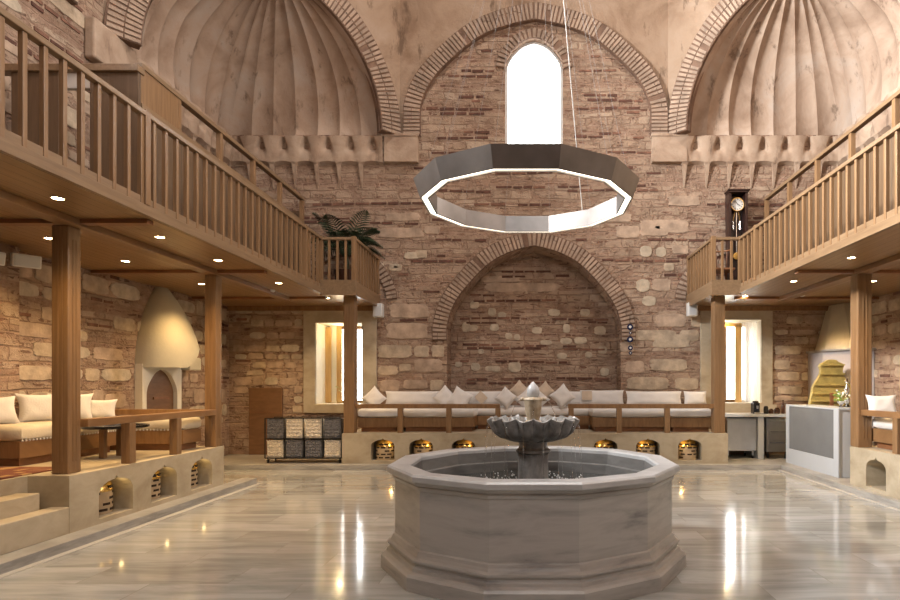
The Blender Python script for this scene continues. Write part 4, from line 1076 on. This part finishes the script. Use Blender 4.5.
m = MB(); cap(m, ap, to, .07); m.build('arched_panel', 'door_wood', fp); MB().box(XL + .055, 9.45, 1.28, XL + .075, 9.85, 1.32).build('panel_bar', 'wood_dark', fp)
m = MB(); m.box(XL, 10.1, 1.78, XL + .28, 10.45, 2.0); m.build('bracket', 'hood', fp, bevel=.02)

# ---------------- right fireplace, set across the corner
fp = empty('fireplace', (6.1, 11.4, ZK), 'corner fireplace with tapered cream hood over a grey body at right', 'fireplace')
zb_ = 2.21
def plan(pts, z): return [(x, y, z) for x, y in pts]
pA = [(5.72, WY - .01), (5.73, 11.35), (6.05, 10.86), (XR - .01, 10.76), (XR - .01, WY - .01)]
pH = [(5.86, WY - .01), (5.80, 11.42), (6.08, 10.96), (XR - .01, 10.9), (XR - .01, WY - .01)]
pT = [(6.12, WY - .01), (6.10, 11.72), (6.20, 11.45), (XR - .01, 11.4), (XR - .01, WY - .01)]
pR = [(5.68, WY - .01), (5.69, 11.33), (6.03, 10.81), (XR - .01, 10.71), (XR - .01, WY - .01)]
MB().loft([plan(pH, zb_), plan(pT, ZS - .005)]).build('hood', 'hoodstrip', fp)
m = MB()
for f_ in (.2, .4, .6, .8):
    a_ = Vector((*pH[1], zb_)).lerp(Vector((*pH[2], zb_)), f_); b_ = Vector((*pT[1], ZS)).lerp(Vector((*pT[2], ZS)), f_); m.tube([a_, b_], .004, 4)
m.build('hood_seams', 'hood', fp)
MB().loft([plan(pR, zb_ - .04), plan(pR, zb_)]).build('hood_rim', 'steel', fp, bevel=.004)
MB().loft([plan(pA, ZK), plan(pA, zb_ - .04)]).build('body', 'greige', fp, bevel=.004)['label'] = 'smooth grey body'
prof = [(0.0, 1.99), (.07, 1.985), (.13, 1.94), (.19, 1.92), (.22, 1.86), (.20, 1.79), (.21, 1.72), (.25, 1.64), (.30, 1.56), (.35, 1.47), (.36, 1.38), (.38, 1.30), (.40, 1.2), (.40, ZK)]
pc = X_(832, 10.70); out = [(pc + a, b) for a, b in prof] + [(pc - a, b) for a, b in reversed(prof)]
fs = empty('fire_screen', (pc, 10.74, ZK), 'yellow-gilt stepped screen with ogee top standing before the corner fireplace', 'fire screen')
m = MB(); tf = lambda a, b, d: (a, 10.70 + d, b); cap(m, out[:-1], tf, 0); cap(m, out[:-1], tf, .08); jamb(m, out[:-1], tf, .08)
m.build('board', 'brass_dull', fs, recalc=False)
m = MB()
for zz, hw_ in ((1.89, .22), (1.72, .23), (1.52, .34), (1.36, .38), (1.22, .41)): m.box(pc - hw_, 10.66, zz - .018, pc + hw_, 10.70, zz + .018)
m.build('ledges', 'brass_dull', fs, bevel=.008)
L_ = bpy.data.lights.new('screen_fill_light', 'SPOT'); L_.energy = 30; L_.color = (1, .78, .40); L_.spot_size = math.radians(60); L_.spot_blend = .8; L_.shadow_soft_size = .04  # added spot without a fitting, brightens the fire screen
o = bpy.data.objects.new('screen_fill_light', L_); COL.objects.link(o); o.location = (5.45, 10.2, ZS - .03); o.rotation_euler = (math.radians(18), 0, 0)

# ---------------- counter and pantry
ct = empty('reception_counter', (4.83, 9.8, ZK), 'pale reception counter with grey frosted panel on the kerb', 'counter')
cx0, cx1, cy0, cy1, cz = 4.73, 5.2, 8.9, 10.7, 1.16
m = MB(); m.box(cx0 + .02, cy0 + .02, ZK, cx1, cy1, cz - .03); m.build('body', 'counter', ct, bevel=.003)
MB().box(cx0 - .0, cy0, cz - .03, cx1 + .02, cy1 + .02, cz).build('top', 'counter', ct, bevel=.004)
m = MB(); m.box(cx0, cy0, ZK, cx0 + .02, cy0 + .14, cz - .03); m.box(cx0, cy1 - .1, ZK, cx0 + .02, cy1 + .02, cz - .03); m.box(cx0, cy0 + .14, ZK, cx0 + .02, cy1 - .1, ZK + .27); m.build('front_frame', 'counter', ct, bevel=.002)
MB().box(cx0 + .012, cy0 + .14, ZK + .27, cx0 + .022, cy1 - .1, cz - .03).build('front_panel', 'grey_panel', ct)['label'] = 'grey frosted panel'
wy = 11.22
wt = empty('worktop', (4.4, wy, ZK), 'white pantry worktop below the right rear window', 'worktop')
wx0, wx1 = X_(725, wy), 5.05
MB().box(wx0, wy - .02, .90, wx1, WY, .955).build('slab', 'counter', wt, bevel=.004)
MB().box(X_(758, wy), wy, ZK, X_(764, wy), WY - .1, .90).build('leg_panel', 'counter', wt)
MB().box(wx0, WY - .08, .955, wx1, WY - .05, 1.12).build('splashback', 'lime', wt)
fg = empty('undercounter_fridge', (4.1, wy, ZK), 'wide steel undercounter fridge on casters beneath the worktop', 'fridge')
a0, a1 = X_(727, wy + .03), X_(757, wy + .03)
MB().box(a0, wy + .06, .24, a1, WY - .12, .87).build('body', 'steel', fg); MB().box(a0, wy + .02, .26, a1 - .02, wy + .058, .85).build('door', 'steel', fg, bevel=.006); MB().box(a0 + .02, wy + .0, .81, a1 - .04, wy + .02, .835).build('door_handle', 'steel', fg)
for x in (a0 + .05, a1 - .05):
    for y in (wy + .12, WY - .2): MB().lathe([(.03, -.015), (.03, .015)], 14).build('caster', 'blackiron', fg).matrix_local = Matrix.Translation(Vector((x, y, .12)) - fg.location) @ Matrix.Rotation(PI / 2, 4, 'Y'); MB().box(x - .012, y - .012, .14, x + .012, y + .012, .24).build('stem', 'steel', fg)
dw = empty('drawer_unit', (4.8, wy, ZK), 'steel three-drawer unit on casters next to the fridge', 'drawer unit')
a0, a1 = X_(767, wy + .03), 5.04
MB().box(a0, wy + .06, .22, a1, WY - .12, .87).build('body', 'steel', dw)
for i in range(3):
    z0 = .24 + i * .21; d_ = MB().box(a0 + .01, wy + .03, z0, a1 - .01, wy + .058, z0 + .195).build('drawer', 'steel', dw, bevel=.005)
    hd = MB().box(a0 + .05, wy + .01, z0 + .155, a1 - .05, wy + .03, z0 + .17).build('handle', 'silver'); hd.parent = d_
for x in (a0 + .05, a1 - .05): MB().box(x - .015, wy + .1, ZK, x + .015, wy + .13, .22).build('foot', 'blackiron', dw)
# small things on the worktop
zw = .955
r = empty('coffee_machine', (X_(756.5, 11.4), 11.4, zw), 'black coffee machine on the worktop below the window', 'coffee machine'); x, y = r.location.x, 11.4
MB().box(x - .06, y - .02, zw, x + .06, y + .15, zw + .22).build('body', 'black', r, bevel=.012); MB().lathe([(.055, .16), (.06, .20), (.055, .25), (.001, .255)], 20, (x, y + .05, zw)).build('dome', 'black', r, smooth=40); MB().box(x - .05, y - .10, zw, x + .05, y - .02, zw + .03).build('drip_tray', 'steel', r, bevel=.004); MB().lathe([(.02, .10), (.022, .16)], 14, (x, y - .05, zw)).build('spout', 'silver', r)
m = MB().lathe([(.04, 0), (.045, .02), (.045, .12), (.03, .15), (.001, .155)], 20, (X_(766, 11.4), 11.4, zw)).build('canister', 'blackiron', smooth=40); tag(m, 'dark rounded canister right of the coffee machine', 'canister')
for px, h, w_, lb in ((771, .10, .05, 'small dark jar next to the canister on the worktop'), (777, .12, .055, 'larger dark jar beside the bottle on the worktop')):
    m = MB().lathe([(w_ * .8, 0), (w_, .02), (w_, h * .7), (w_ * .6, h * .9), (w_ * .6, h), (.001, h)], 20, (X_(px, 11.4), 11.4, zw)).build('jar', 'pot', smooth=40); tag(m, lb, 'jar')
m = MB().lathe([(.03, 0), (.032, .02), (.032, .16), (.012, .2), (.012, .27), (.001, .272)], 16, (X_(783, 11.4), 11.4, zw)).build('bottle', 'pot', smooth=40); tag(m, 'slim dark bottle standing at the right end of the worktop', 'bottle')
# chair behind the counter
r = empty('wooden_chair', (5.62, 10.25, ZK), 'dark wooden chair whose two back posts show above the counter', 'chair')
for dx in (-.19, .19):
    MB().box(5.62 + dx - .03, 10.42, ZK, 5.62 + dx + .03, 10.46, 1.38).build('back_post', 'wood_dark', r, bevel=.004); MB().box(5.62 + dx - .025, 10.02, ZK, 5.62 + dx + .025, 10.07, ZK + .44).build('leg', 'wood_dark', r)
MB().box(5.4, 10.0, ZK + .44, 5.84, 10.46, ZK + .48).build('seat', 'wood_dark', r, bevel=.005); MB().box(5.43, 10.43, 1.0, 5.81, 10.45, 1.1).build('back_rail', 'wood_dark', r)
# flower arrangement and candlestick on the counter
vx, vy = X_(841, 9.2), 9.2
r = empty('flower_vase', (vx, vy, cz), 'low silver vase of small white flowers on the counter', 'vase')
MB().lathe([(.04, 0), (.045, .008), (.015, .025), (.03, .05), (.055, .08), (.06, .10), (.05, .10)], 20, (vx, vy, cz)).build('vase', 'silver', r, smooth=40)
rf = random.Random(4); m = MB(); m2 = MB()
for i in range(22):
    t = rf.uniform(0, 2 * PI); rr_ = rf.uniform(.02, .14); z = cz + rf.uniform(.11, .27); p = (vx + rr_ * math.cos(t), vy + rr_ * math.sin(t), z)
    m.tube([(vx, vy, cz + .09), p], .003, 4)
    if i % 2: m2.sphere(p, rf.uniform(.012, .024), 8)
    else: m.hexa([(p[0] - .03, p[1], p[2] - .01), (p[0], p[1] - .01, p[2] - .02), (p[0] + .03, p[1], p[2]), (p[0], p[1] + .01, p[2])] + [(p[0] - .02, p[1], p[2] + .004), (p[0], p[1] - .008, p[2]), (p[0] + .02, p[1], p[2] + .01), (p[0], p[1] + .008, p[2] + .01)])
o = m.build('foliage', 'leafy', r); o['kind'] = 'stuff'; m2.build('blossoms', 'petal', r, smooth=True)['kind'] = 'stuff'
m = MB(); sx_, sy_ = X_(847, 9.3), 9.3
m.lathe([(.06, 0), (.065, .01), (.05, .02), (.02, .05), (.045, .09), (.05, .13), (.02, .17), (.012, .2), (.035, .23), (.04, .28), (.02, .33), (.015, .38), (.03, .40), (.018, .44), (.001, .46)], 20, (sx_, sy_, cz)); tag(m.build('silver_urn', 'silver', smooth=40), 'tall polished silver urn beside the flowers on the counter', 'urn')

# ---------------- basket trolley
tr = empty('storage_trolley', (X_(304, 10.75), 10.75, ZK), 'black metal trolley holding eight woven baskets by the brown door', 'trolley')
tx0, tx1 = X_(265, 10.6), X_(341.5, 10.6); ty0, ty1 = 10.6, 11.0; tz0 = ZK + .09; tz1 = ZK + .82
m = MB()
for x in [tx0 + (tx1 - tx0) * i / 4 for i in range(5)]:
    for y in (ty0, ty1): m.box(x - .008, y - .008, tz0, x + .008, y + .008, tz1)
for z in (tz0, tz0 + .355, tz1): m.box(tx0, ty0 - .008, z - .008, tx1, ty0 + .008, z + .008); m.box(tx0, ty1 - .008, z - .008, tx1, ty1 + .008, z + .008)
for z in (tz0, tz0 + .355): m.box(tx0, ty0, z - .006, tx1, ty1, z + .004)
m.build('frame', 'blackiron', tr)
for x in (tx0 + .04, tx1 - .04):
    for y in (ty0 + .03, ty1 - .03):
        o = MB().lathe([(.035, -.012), (.035, .012)], 16).build('caster', 'blackiron', tr); o.matrix_local = Matrix.Translation(Vector((x, y, ZK + .035)) - tr.location) @ Matrix.Rotation(PI / 2, 4, 'Y')
        MB().box(x - .01, y - .01, ZK + .04, x + .01, y + .01, tz0).build('caster_stem', 'blackiron', tr)
def basket(x0, x1, z0, z1, grey, label):
    mtl = 'rope_grey' if grey else 'rope_white'
    r = empty('woven_basket', ((x0 + x1) / 2, (ty0 + ty1) / 2, z0), label, 'basket', 'woven baskets in the trolley')
    w = x1 - x0
    m = MB(); m.box(x0 + .012, ty0 + .02, z0, x1 - .012, ty1 - .02, z1 - .012); m.build('body', mtl, r, bevel=.015)
    m = MB(); n = 6; rows = 5
    for j in range(rows):
        for i in range(n):
            cx_ = x0 + .02 + (w - .04) * (i + .5) / n; cz_ = z0 + .02 + (z1 - z0 - .05) * (j + .5) / rows
            a_ = .6 if (i + j) % 2 else -.6; dx, dz = math.cos(a_) * w / n * .42, math.sin(a_) * .035
            m.tube([(cx_ - dx, ty0 + .016, cz_ - dz), (cx_, ty0 + .002, cz_), (cx_ + dx, ty0 + .016, cz_ + dz)], [.006, .012, .006], 6)
    m.build('weave', mtl, r, smooth=True)['kind'] = 'stuff'
    m = MB(); m.tube([(x0 + .015 + (w - .03) * i / 12, ty0 + .012 + .006 * (-1) ** i, z1 - .01 + .008 * (-1) ** i) for i in range(13)], .011, 6); m.build('rim', 'rope_white' if not grey else 'rope_grey', r, smooth=True)
rown = ('top', 'bottom'); coln = ('first', 'second', 'third', 'last')
patt = [[1, 0, 0, 1], [0, 1, 1, 0]]
for ri2 in range(2):
    for ci in range(4):
        g = patt[ri2][ci]; w_ = (tx1 - tx0) / 4
        basket(tx0 + w_ * ci + .012, tx0 + w_ * (ci + 1) - .012, (tz0 + .355 + .006 if ri2 == 0 else tz0 + .006), (tz1 if ri2 == 0 else tz0 + .325), g, ('grey' if g else 'cream') + ' woven basket, ' + coln[ci] + ' from the left in the ' + rown[ri2] + ' row of the trolley')

# ---------------- longcase clock
ky = 11.55; kx0, kx1 = X_(728, ky), X_(750, ky); kc = (kx0 + kx1) / 2; kw = (kx1 - kx0) / 2 - .02; kz = 3.30; kt = Z_(189, ky)
ck = empty('longcase_clock', (kc, ky + .12, kz), 'tall dark mahogany clock with white dial on the right balcony', 'clock')
m = MB(); d0, d1 = ky - .0, ky + .24
m.box(kc - kw, d0 + .03, kz, kc + kw, d1, kz + .5); m.box(kc - kw * .95, d1 - .03, kz + .5, kc + kw * .95, d1, kt - .06)
for s_ in (-1, 1): m.box(kc + s_ * kw * .95 - (.05 if s_ > 0 else 0), d0 + .03, kz + .5, kc + s_ * kw * .95 + (0 if s_ > 0 else .05), d1, kt - .06)
m.box(kc - kw, d0, kt - .06, kc + kw, d1, kt - .03); m.box(kc - kw - .02, d0 - .02, kt - .03, kc + kw + .02, d1, kt); m.box(kc - kw - .015, d0 - .0, kz, kc + kw + .015, d1, kz + .08)
m.build('case', 'case', ck, bevel=.004)
zd = Z_(203, ky)
o = MB().lathe([(.001, -.01), (.125, -.01), (.125, .0), (.001, .0)], 40).build('dial', 'white_paint', ck, smooth=30); o.matrix_local = Matrix.Translation(Vector((kc, ky + .10, zd)) - ck.location) @ Matrix.Rotation(PI / 2, 4, 'X')
m = MB()
for i in range(12):
    t = i * PI / 6; c_, s_ = math.sin(t), math.cos(t); mt = Matrix.Translation((kc + c_ * .1, ky + .085, zd + s_ * .1)) @ Matrix.Rotation(t, 4, 'Y'); m.box(-.004, -.002, -.014, .004, .002, .014, mt)
m.build('hour_marks', 'black', ck)
for nm, t, l in (('hour_hand', 2.0, .06), ('minute_hand', 5.6, .09)):
    mt = Matrix.Translation((kc, ky + .082, zd)) @ Matrix.Rotation(t, 4, 'Y'); MB().box(-.004, -.002, -.01, .004, .002, l, mt).build(nm, 'black', ck)
o = MB().lathe([(.125, -.012), (.135, -.012), (.135, .01), (.125, .01), (.125, -.012)], 40, cap0=False, cap1=False).build('bezel', 'brass', ck, smooth=40); o.matrix_local = Matrix.Translation(Vector((kc, ky + .09, zd)) - ck.location) @ Matrix.Rotation(PI / 2, 4, 'X')
MB().box(kc - .006, ky + .14, kz + .85, kc + .006, ky + .15, zd - .12).build('pendulum_rod', 'silver', ck)
o = MB().lathe([(.001, -.01), (.07, -.005), (.07, .005), (.001, .01)], 30).build('pendulum_bob', 'brass', ck, smooth=40); o.matrix_local = Matrix.Translation(Vector((kc, ky + .14, kz + .82)) - ck.location) @ Matrix.Rotation(PI / 2, 4, 'X')
for dx in (-.07, .07):
    MB().lathe([(.022, 0), (.022, .17)], 14, (kc + dx, ky + .14, kz + 1.35)).build('weight', 'silver', ck, smooth=40); MB().tube([(kc + dx, ky + .14, kz + 1.52), (kc + dx * .4, ky + .14, zd - .1)], .003, 5).build('chain', 'brass', ck)
# curved chair beside the clock
rc = empty('bentwood_chair', (3.65, 11.35, 3.3), 'dark chair with curved slatted back behind the right balcony corner', 'chair')
cxx, cyy = X_(721, 11.2), 11.2
m = MB(); m.tube([(cxx + .24 * math.cos(t), cyy + .24 * math.sin(t) * .8 + .1, 3.3 + .86 - .0 * t) for t in [PI * i / 12 for i in range(13)]], .018, 8); m.build('back_rail', 'wood_dark', rc, smooth=True)
for i in range(7):
    t = PI * (i + .5) / 7; MB().tube([(cxx + .22 * math.cos(t), cyy + .2 * math.sin(t) * .8 + .08, 3.3 + .44), (cxx + .24 * math.cos(t), cyy + .24 * math.sin(t) * .8 + .1, 3.3 + .86)], .008, 6).build('spindle', 'wood_dark', rc)
MB().box(cxx - .23, cyy - .14, 3.72, cxx + .23, cyy + .3, 3.76).build('seat', 'wood_dark', rc, bevel=.01)
for dx in (-.2, .2):
    for dy in (-.1, .26): MB().tube([(cxx + dx, cyy + dy, 3.3), (cxx + dx * .9, cyy + dy, 3.72)], .016, 8).build('leg', 'wood_dark', rc, smooth=True)

# ---------------- potted palm
px_, py_ = X_(346, 11.2), 11.2
pr_ = empty('potted_palm', (px_, py_, 3.30), 'dark green potted palm on the left balcony corner', 'plant')
MB().lathe([(.14, 0), (.17, .03), (.21, .3), (.225, .42), (.20, .42), (.19, .38), (.001, .37)], 28, (px_, py_, 3.3)).build('pot', 'pot', pr_, smooth=40)
rp = random.Random(12)
def frond(base, direction, length, rise, droop, leaf, mb, n=16):
    d = Vector((math.cos(direction), math.sin(direction), 0)); pts = []
    for i in range(n + 1):
        t = i / n; pts.append(Vector(base) + d * length * t + Vector((0, 0, rise * t - droop * t * t)))
    mb.tube(pts, [.010 * (1 - .8 * i / n) for i in range(n + 1)], 5)
    side = d.cross(Vector((0, 0, 1)))
    for i in range(3, n + 1):
        t = i / n; ll = leaf * math.sin(PI * min(1, .18 + t * .8)) + .04
        tan = (pts[i] - pts[i - 1]).normalized()
        for s_ in (-1, 1):
            tip = pts[i] + (side * s_ * .85 + tan * .7 + Vector((0, 0, -.35))).normalized() * ll
            w = tan * .017; q = (pts[i] + tip) / 2 + Vector((0, 0, .02)); e = Vector((0, 0, .002))
            mb.add([pts[i] - w * .5, q - w, tip, q + w, pts[i] + w * .5], [(0, 1, 2, 3, 4)])
MB().tube([(px_, py_, 3.6), (px_ + .02, py_, 3.85), (px_, py_, 4.05)], [.05, .04, .03], 10).build('stem', 'leaf', pr_, smooth=True)
for i in range(26):
    m = MB(); a_ = 2 * PI * i / 26 + rp.uniform(-.2, .2); up = rp.uniform(.35, 1)
    frond((px_ + .04 * math.cos(a_), py_ + .04 * math.sin(a_), 4.0), a_, .62 * (1.25 - up * .4), 0.95 * up + .40, .55 + .45 * (1 - up), .26, m)
    m.v = [(x, min(y, WY - .04), z) for x, y, z in m.v]
    m.build('frond', 'leaf', pr_, recalc=False)
# plant on left window sill
sxp, syp, szp = X_(352, WY + .3), WY + .3, LW[1]
r = empty('sill_plant', (sxp, syp, szp), 'small bright green plant on the left rear window sill', 'plant')
MB().lathe([(.06, 0), (.085, .12), (.09, .13), (.075, .13), (.001, .12)], 20, (sxp, syp, szp)).build('pot', 'white_paint', r, smooth=40)
m = MB()
for i in range(34):
    t = rp.uniform(0, 2 * PI); rr_ = rp.uniform(.08, .30); z = szp + .12 + rp.uniform(.02, .42); p = Vector((sxp + rr_ * math.cos(t), syp + rr_ * math.sin(t) * .6, z))
    m.tube([(sxp, syp, szp + .1), tuple((p + Vector((sxp, syp, szp + .3))) / 2), tuple(p)], .003, 4)
    dd = Vector((math.cos(t), math.sin(t), rp.uniform(-.5, .5))).normalized() * .10; sd = dd.cross(Vector((0, 0, 1))).normalized() * .035
    m.add([p, p + dd * .5 + sd, p + dd, p + dd * .5 - sd], [(0, 1, 2, 3)])
m.build('leaves', 'leafy', r, recalc=False)['kind'] = 'stuff'

# ---------------- wall speakers
def speaker(x, y, z, w, h, d, yaw, label, tilt=0):
    r = empty('wall_speaker', (x, y, z), label, 'speaker', 'white wall speakers')
    M_ = Matrix.Rotation(math.radians(yaw), 4, 'Z') @ Matrix.Rotation(math.radians(tilt), 4, 'X')
    def pt(o): o.matrix_parent_inverse = Matrix(); o.matrix_local = M_; return o
    pt(MB().box(-w / 2, -d / 2, -h / 2, w / 2, d / 2, h / 2).build('case', 'white_paint', r, bevel=.012))
    pt(MB().box(-w / 2 + .015, -d / 2 - .006, -h / 2 + .015, w / 2 - .015, -d / 2, h / 2 - .015).build('grille', 'grill', r, bevel=.003))['label'] = 'grey grille'
    pt(MB().box(-.02, d / 2, -.02, .02, d / 2 + .06, .02).build('bracket', 'blackiron', r))
speaker(X_(378.5, 11.78), 11.78, Z_(310.5, 11.78), .19, .27, .17, 0, 'white speaker on the rear wall beside the left window surround')
speaker(X_(692, 11.78), 11.78, Z_(309.5, 11.78), .19, .27, .17, 0, 'white speaker on the rear wall beside the right window surround')
speaker(X_(26, 6.75), 6.75, Z_(261, 6.75), .26, .15, .16, 50, 'white speaker high on the left wall near the first post', 10)
speaker(X_(-9, 6.5), 6.5, Z_(257, 6.5), .20, .15, .16, 70, 'white speaker cut by the left picture edge', 10)
# ---------------- bead hanging
r = empty('bead_hanging', (X_(630, 11.87), 11.87, Z_(325, 11.87)), 'string of dark glass eye beads hanging beside the recess arch', 'ornament')
xh = X_(630, 11.86)
MB().tube([(xh, 11.87, Z_(316, 11.86)), (xh, 11.87, Z_(353, 11.86))], .004, 5).build('cord', 'black', r)
for py, rr_ in ((327, .062), (333, .028), (339.5, .062), (348, .05), (353, .035)):
    o = MB().lathe([(.001, -.012), (rr_, -.006), (rr_, .006), (.001, .012)], 24).build('bead', 'blue', r, smooth=40); o.matrix_local = Matrix.Translation(Vector((xh + (0 if rr_ > .05 else .006), 11.85, Z_(py, 11.86))) - r.location) @ Matrix.Rotation(PI / 2, 4, 'X')
    e = MB().lathe([(.001, -.003), (rr_ * .45, -.001), (rr_ * .45, .001), (.001, .003)], 20).build('eye', 'white_paint', None, smooth=40); e.parent = o; e.location = (0, 0, .012)

# ---------------- lights, world, camera
def area(loc, rot, sx, sy, e, col, name='daylight'):
    L_ = bpy.data.lights.new(name, 'AREA'); L_.spread = math.radians(95 if name in ('left_window_daylight', 'right_window_daylight') else 180); L_.shape = 'RECTANGLE'; L_.size = sx; L_.size_y = sy; L_.energy = e; L_.color = col
    o = bpy.data.objects.new(name, L_); COL.objects.link(o); o.location = loc; o.rotation_euler = rot; return o
day = (1, .97, .94)
# lantern of the dome
d = area((.1, 5.2, ZTOP + 5.1), (0, 0, 0), 2.2, 2.2, 1050, (1, .96, .91), 'dome_lantern')
for w_, e_ in ((LW, 7), (RW, 4)):
    L_ = bpy.data.lights.new('reveal_lamp', 'POINT'); L_.energy = e_; L_.color = (1, .74, .36); L_.shadow_soft_size = .05
    o = bpy.data.objects.new('reveal_lamp', L_); COL.objects.link(o); o.location = ((w_[0] + w_[2]) / 2 - .1, WY + .3, w_[3] - .12)
for nx0, ny0 in [((a_ + b_) / 2 - math.copysign(.15, a_), PY + .05) for a_, b_, c_, d_ in spans] + [(XP - .06, b_ - .10) for a_, b_, c_, d_ in sp]:
    L_ = bpy.data.lights.new('niche_lamp', 'POINT'); L_.energy = .7 if ny0 > 9 else .18; L_.color = (1, .68, .28); L_.shadow_soft_size = .02
    o = bpy.data.objects.new('niche_lamp', L_); COL.objects.link(o); o.location = (nx0, ny0, ZP - .20)
# upper side windows and the one behind the viewer
area((XL - .45, 5.2, 7.6), (0, -PI / 2, 0), 2.4, 1.2, 2600, day, 'left_window_daylight')
area((XR + .45, 5.2, 7.6), (0, PI / 2, 0), 2.4, 1.2, 260, day, 'right_window_daylight')
area((CX, YF - .45, 7.6), (PI / 2, 0, 0), 1.2, 2.4, 260, day, 'front_window_daylight')
area((UW_cx, WY + .3, (UW_0 + UW_s) / 2 + .2), (-PI / 2, 0, 0), 1.1, 1.9, 90, day, 'rear_window_daylight')
for w_ in (LW, RW): area(((w_[0] + w_[2]) / 2, WY + .85, (w_[1] + w_[3]) / 2), (-PI / 2, 0, 0), w_[2] - w_[0], w_[3] - w_[1], 32, (1, .97, .90), 'window_daylight')
W = bpy.data.worlds.new('World'); S.world = W; W.use_nodes = True
bg = W.node_tree.nodes['Background']; bg.inputs[0].default_value = (.95, .98, 1, 1); bg.inputs[1].default_value = 4.0
cam = bpy.data.cameras.new('Camera'); co = bpy.data.objects.new('Camera', cam); COL.objects.link(co)
co.location = (0, 0, H); co.rotation_euler = (PI / 2, 0, 0)
cam.sensor_width = 36; cam.sensor_fit = 'HORIZONTAL'; cam.lens = 36 * F / 900
cam.shift_x = (450 - VX) / 900; cam.shift_y = (VY - 300) / 900; cam.clip_start = .05
S.camera = co
S.view_settings.view_transform = 'Standard'; S.view_settings.look = 'None'; S.view_settings.exposure = -.08; S.view_settings.gamma = 1
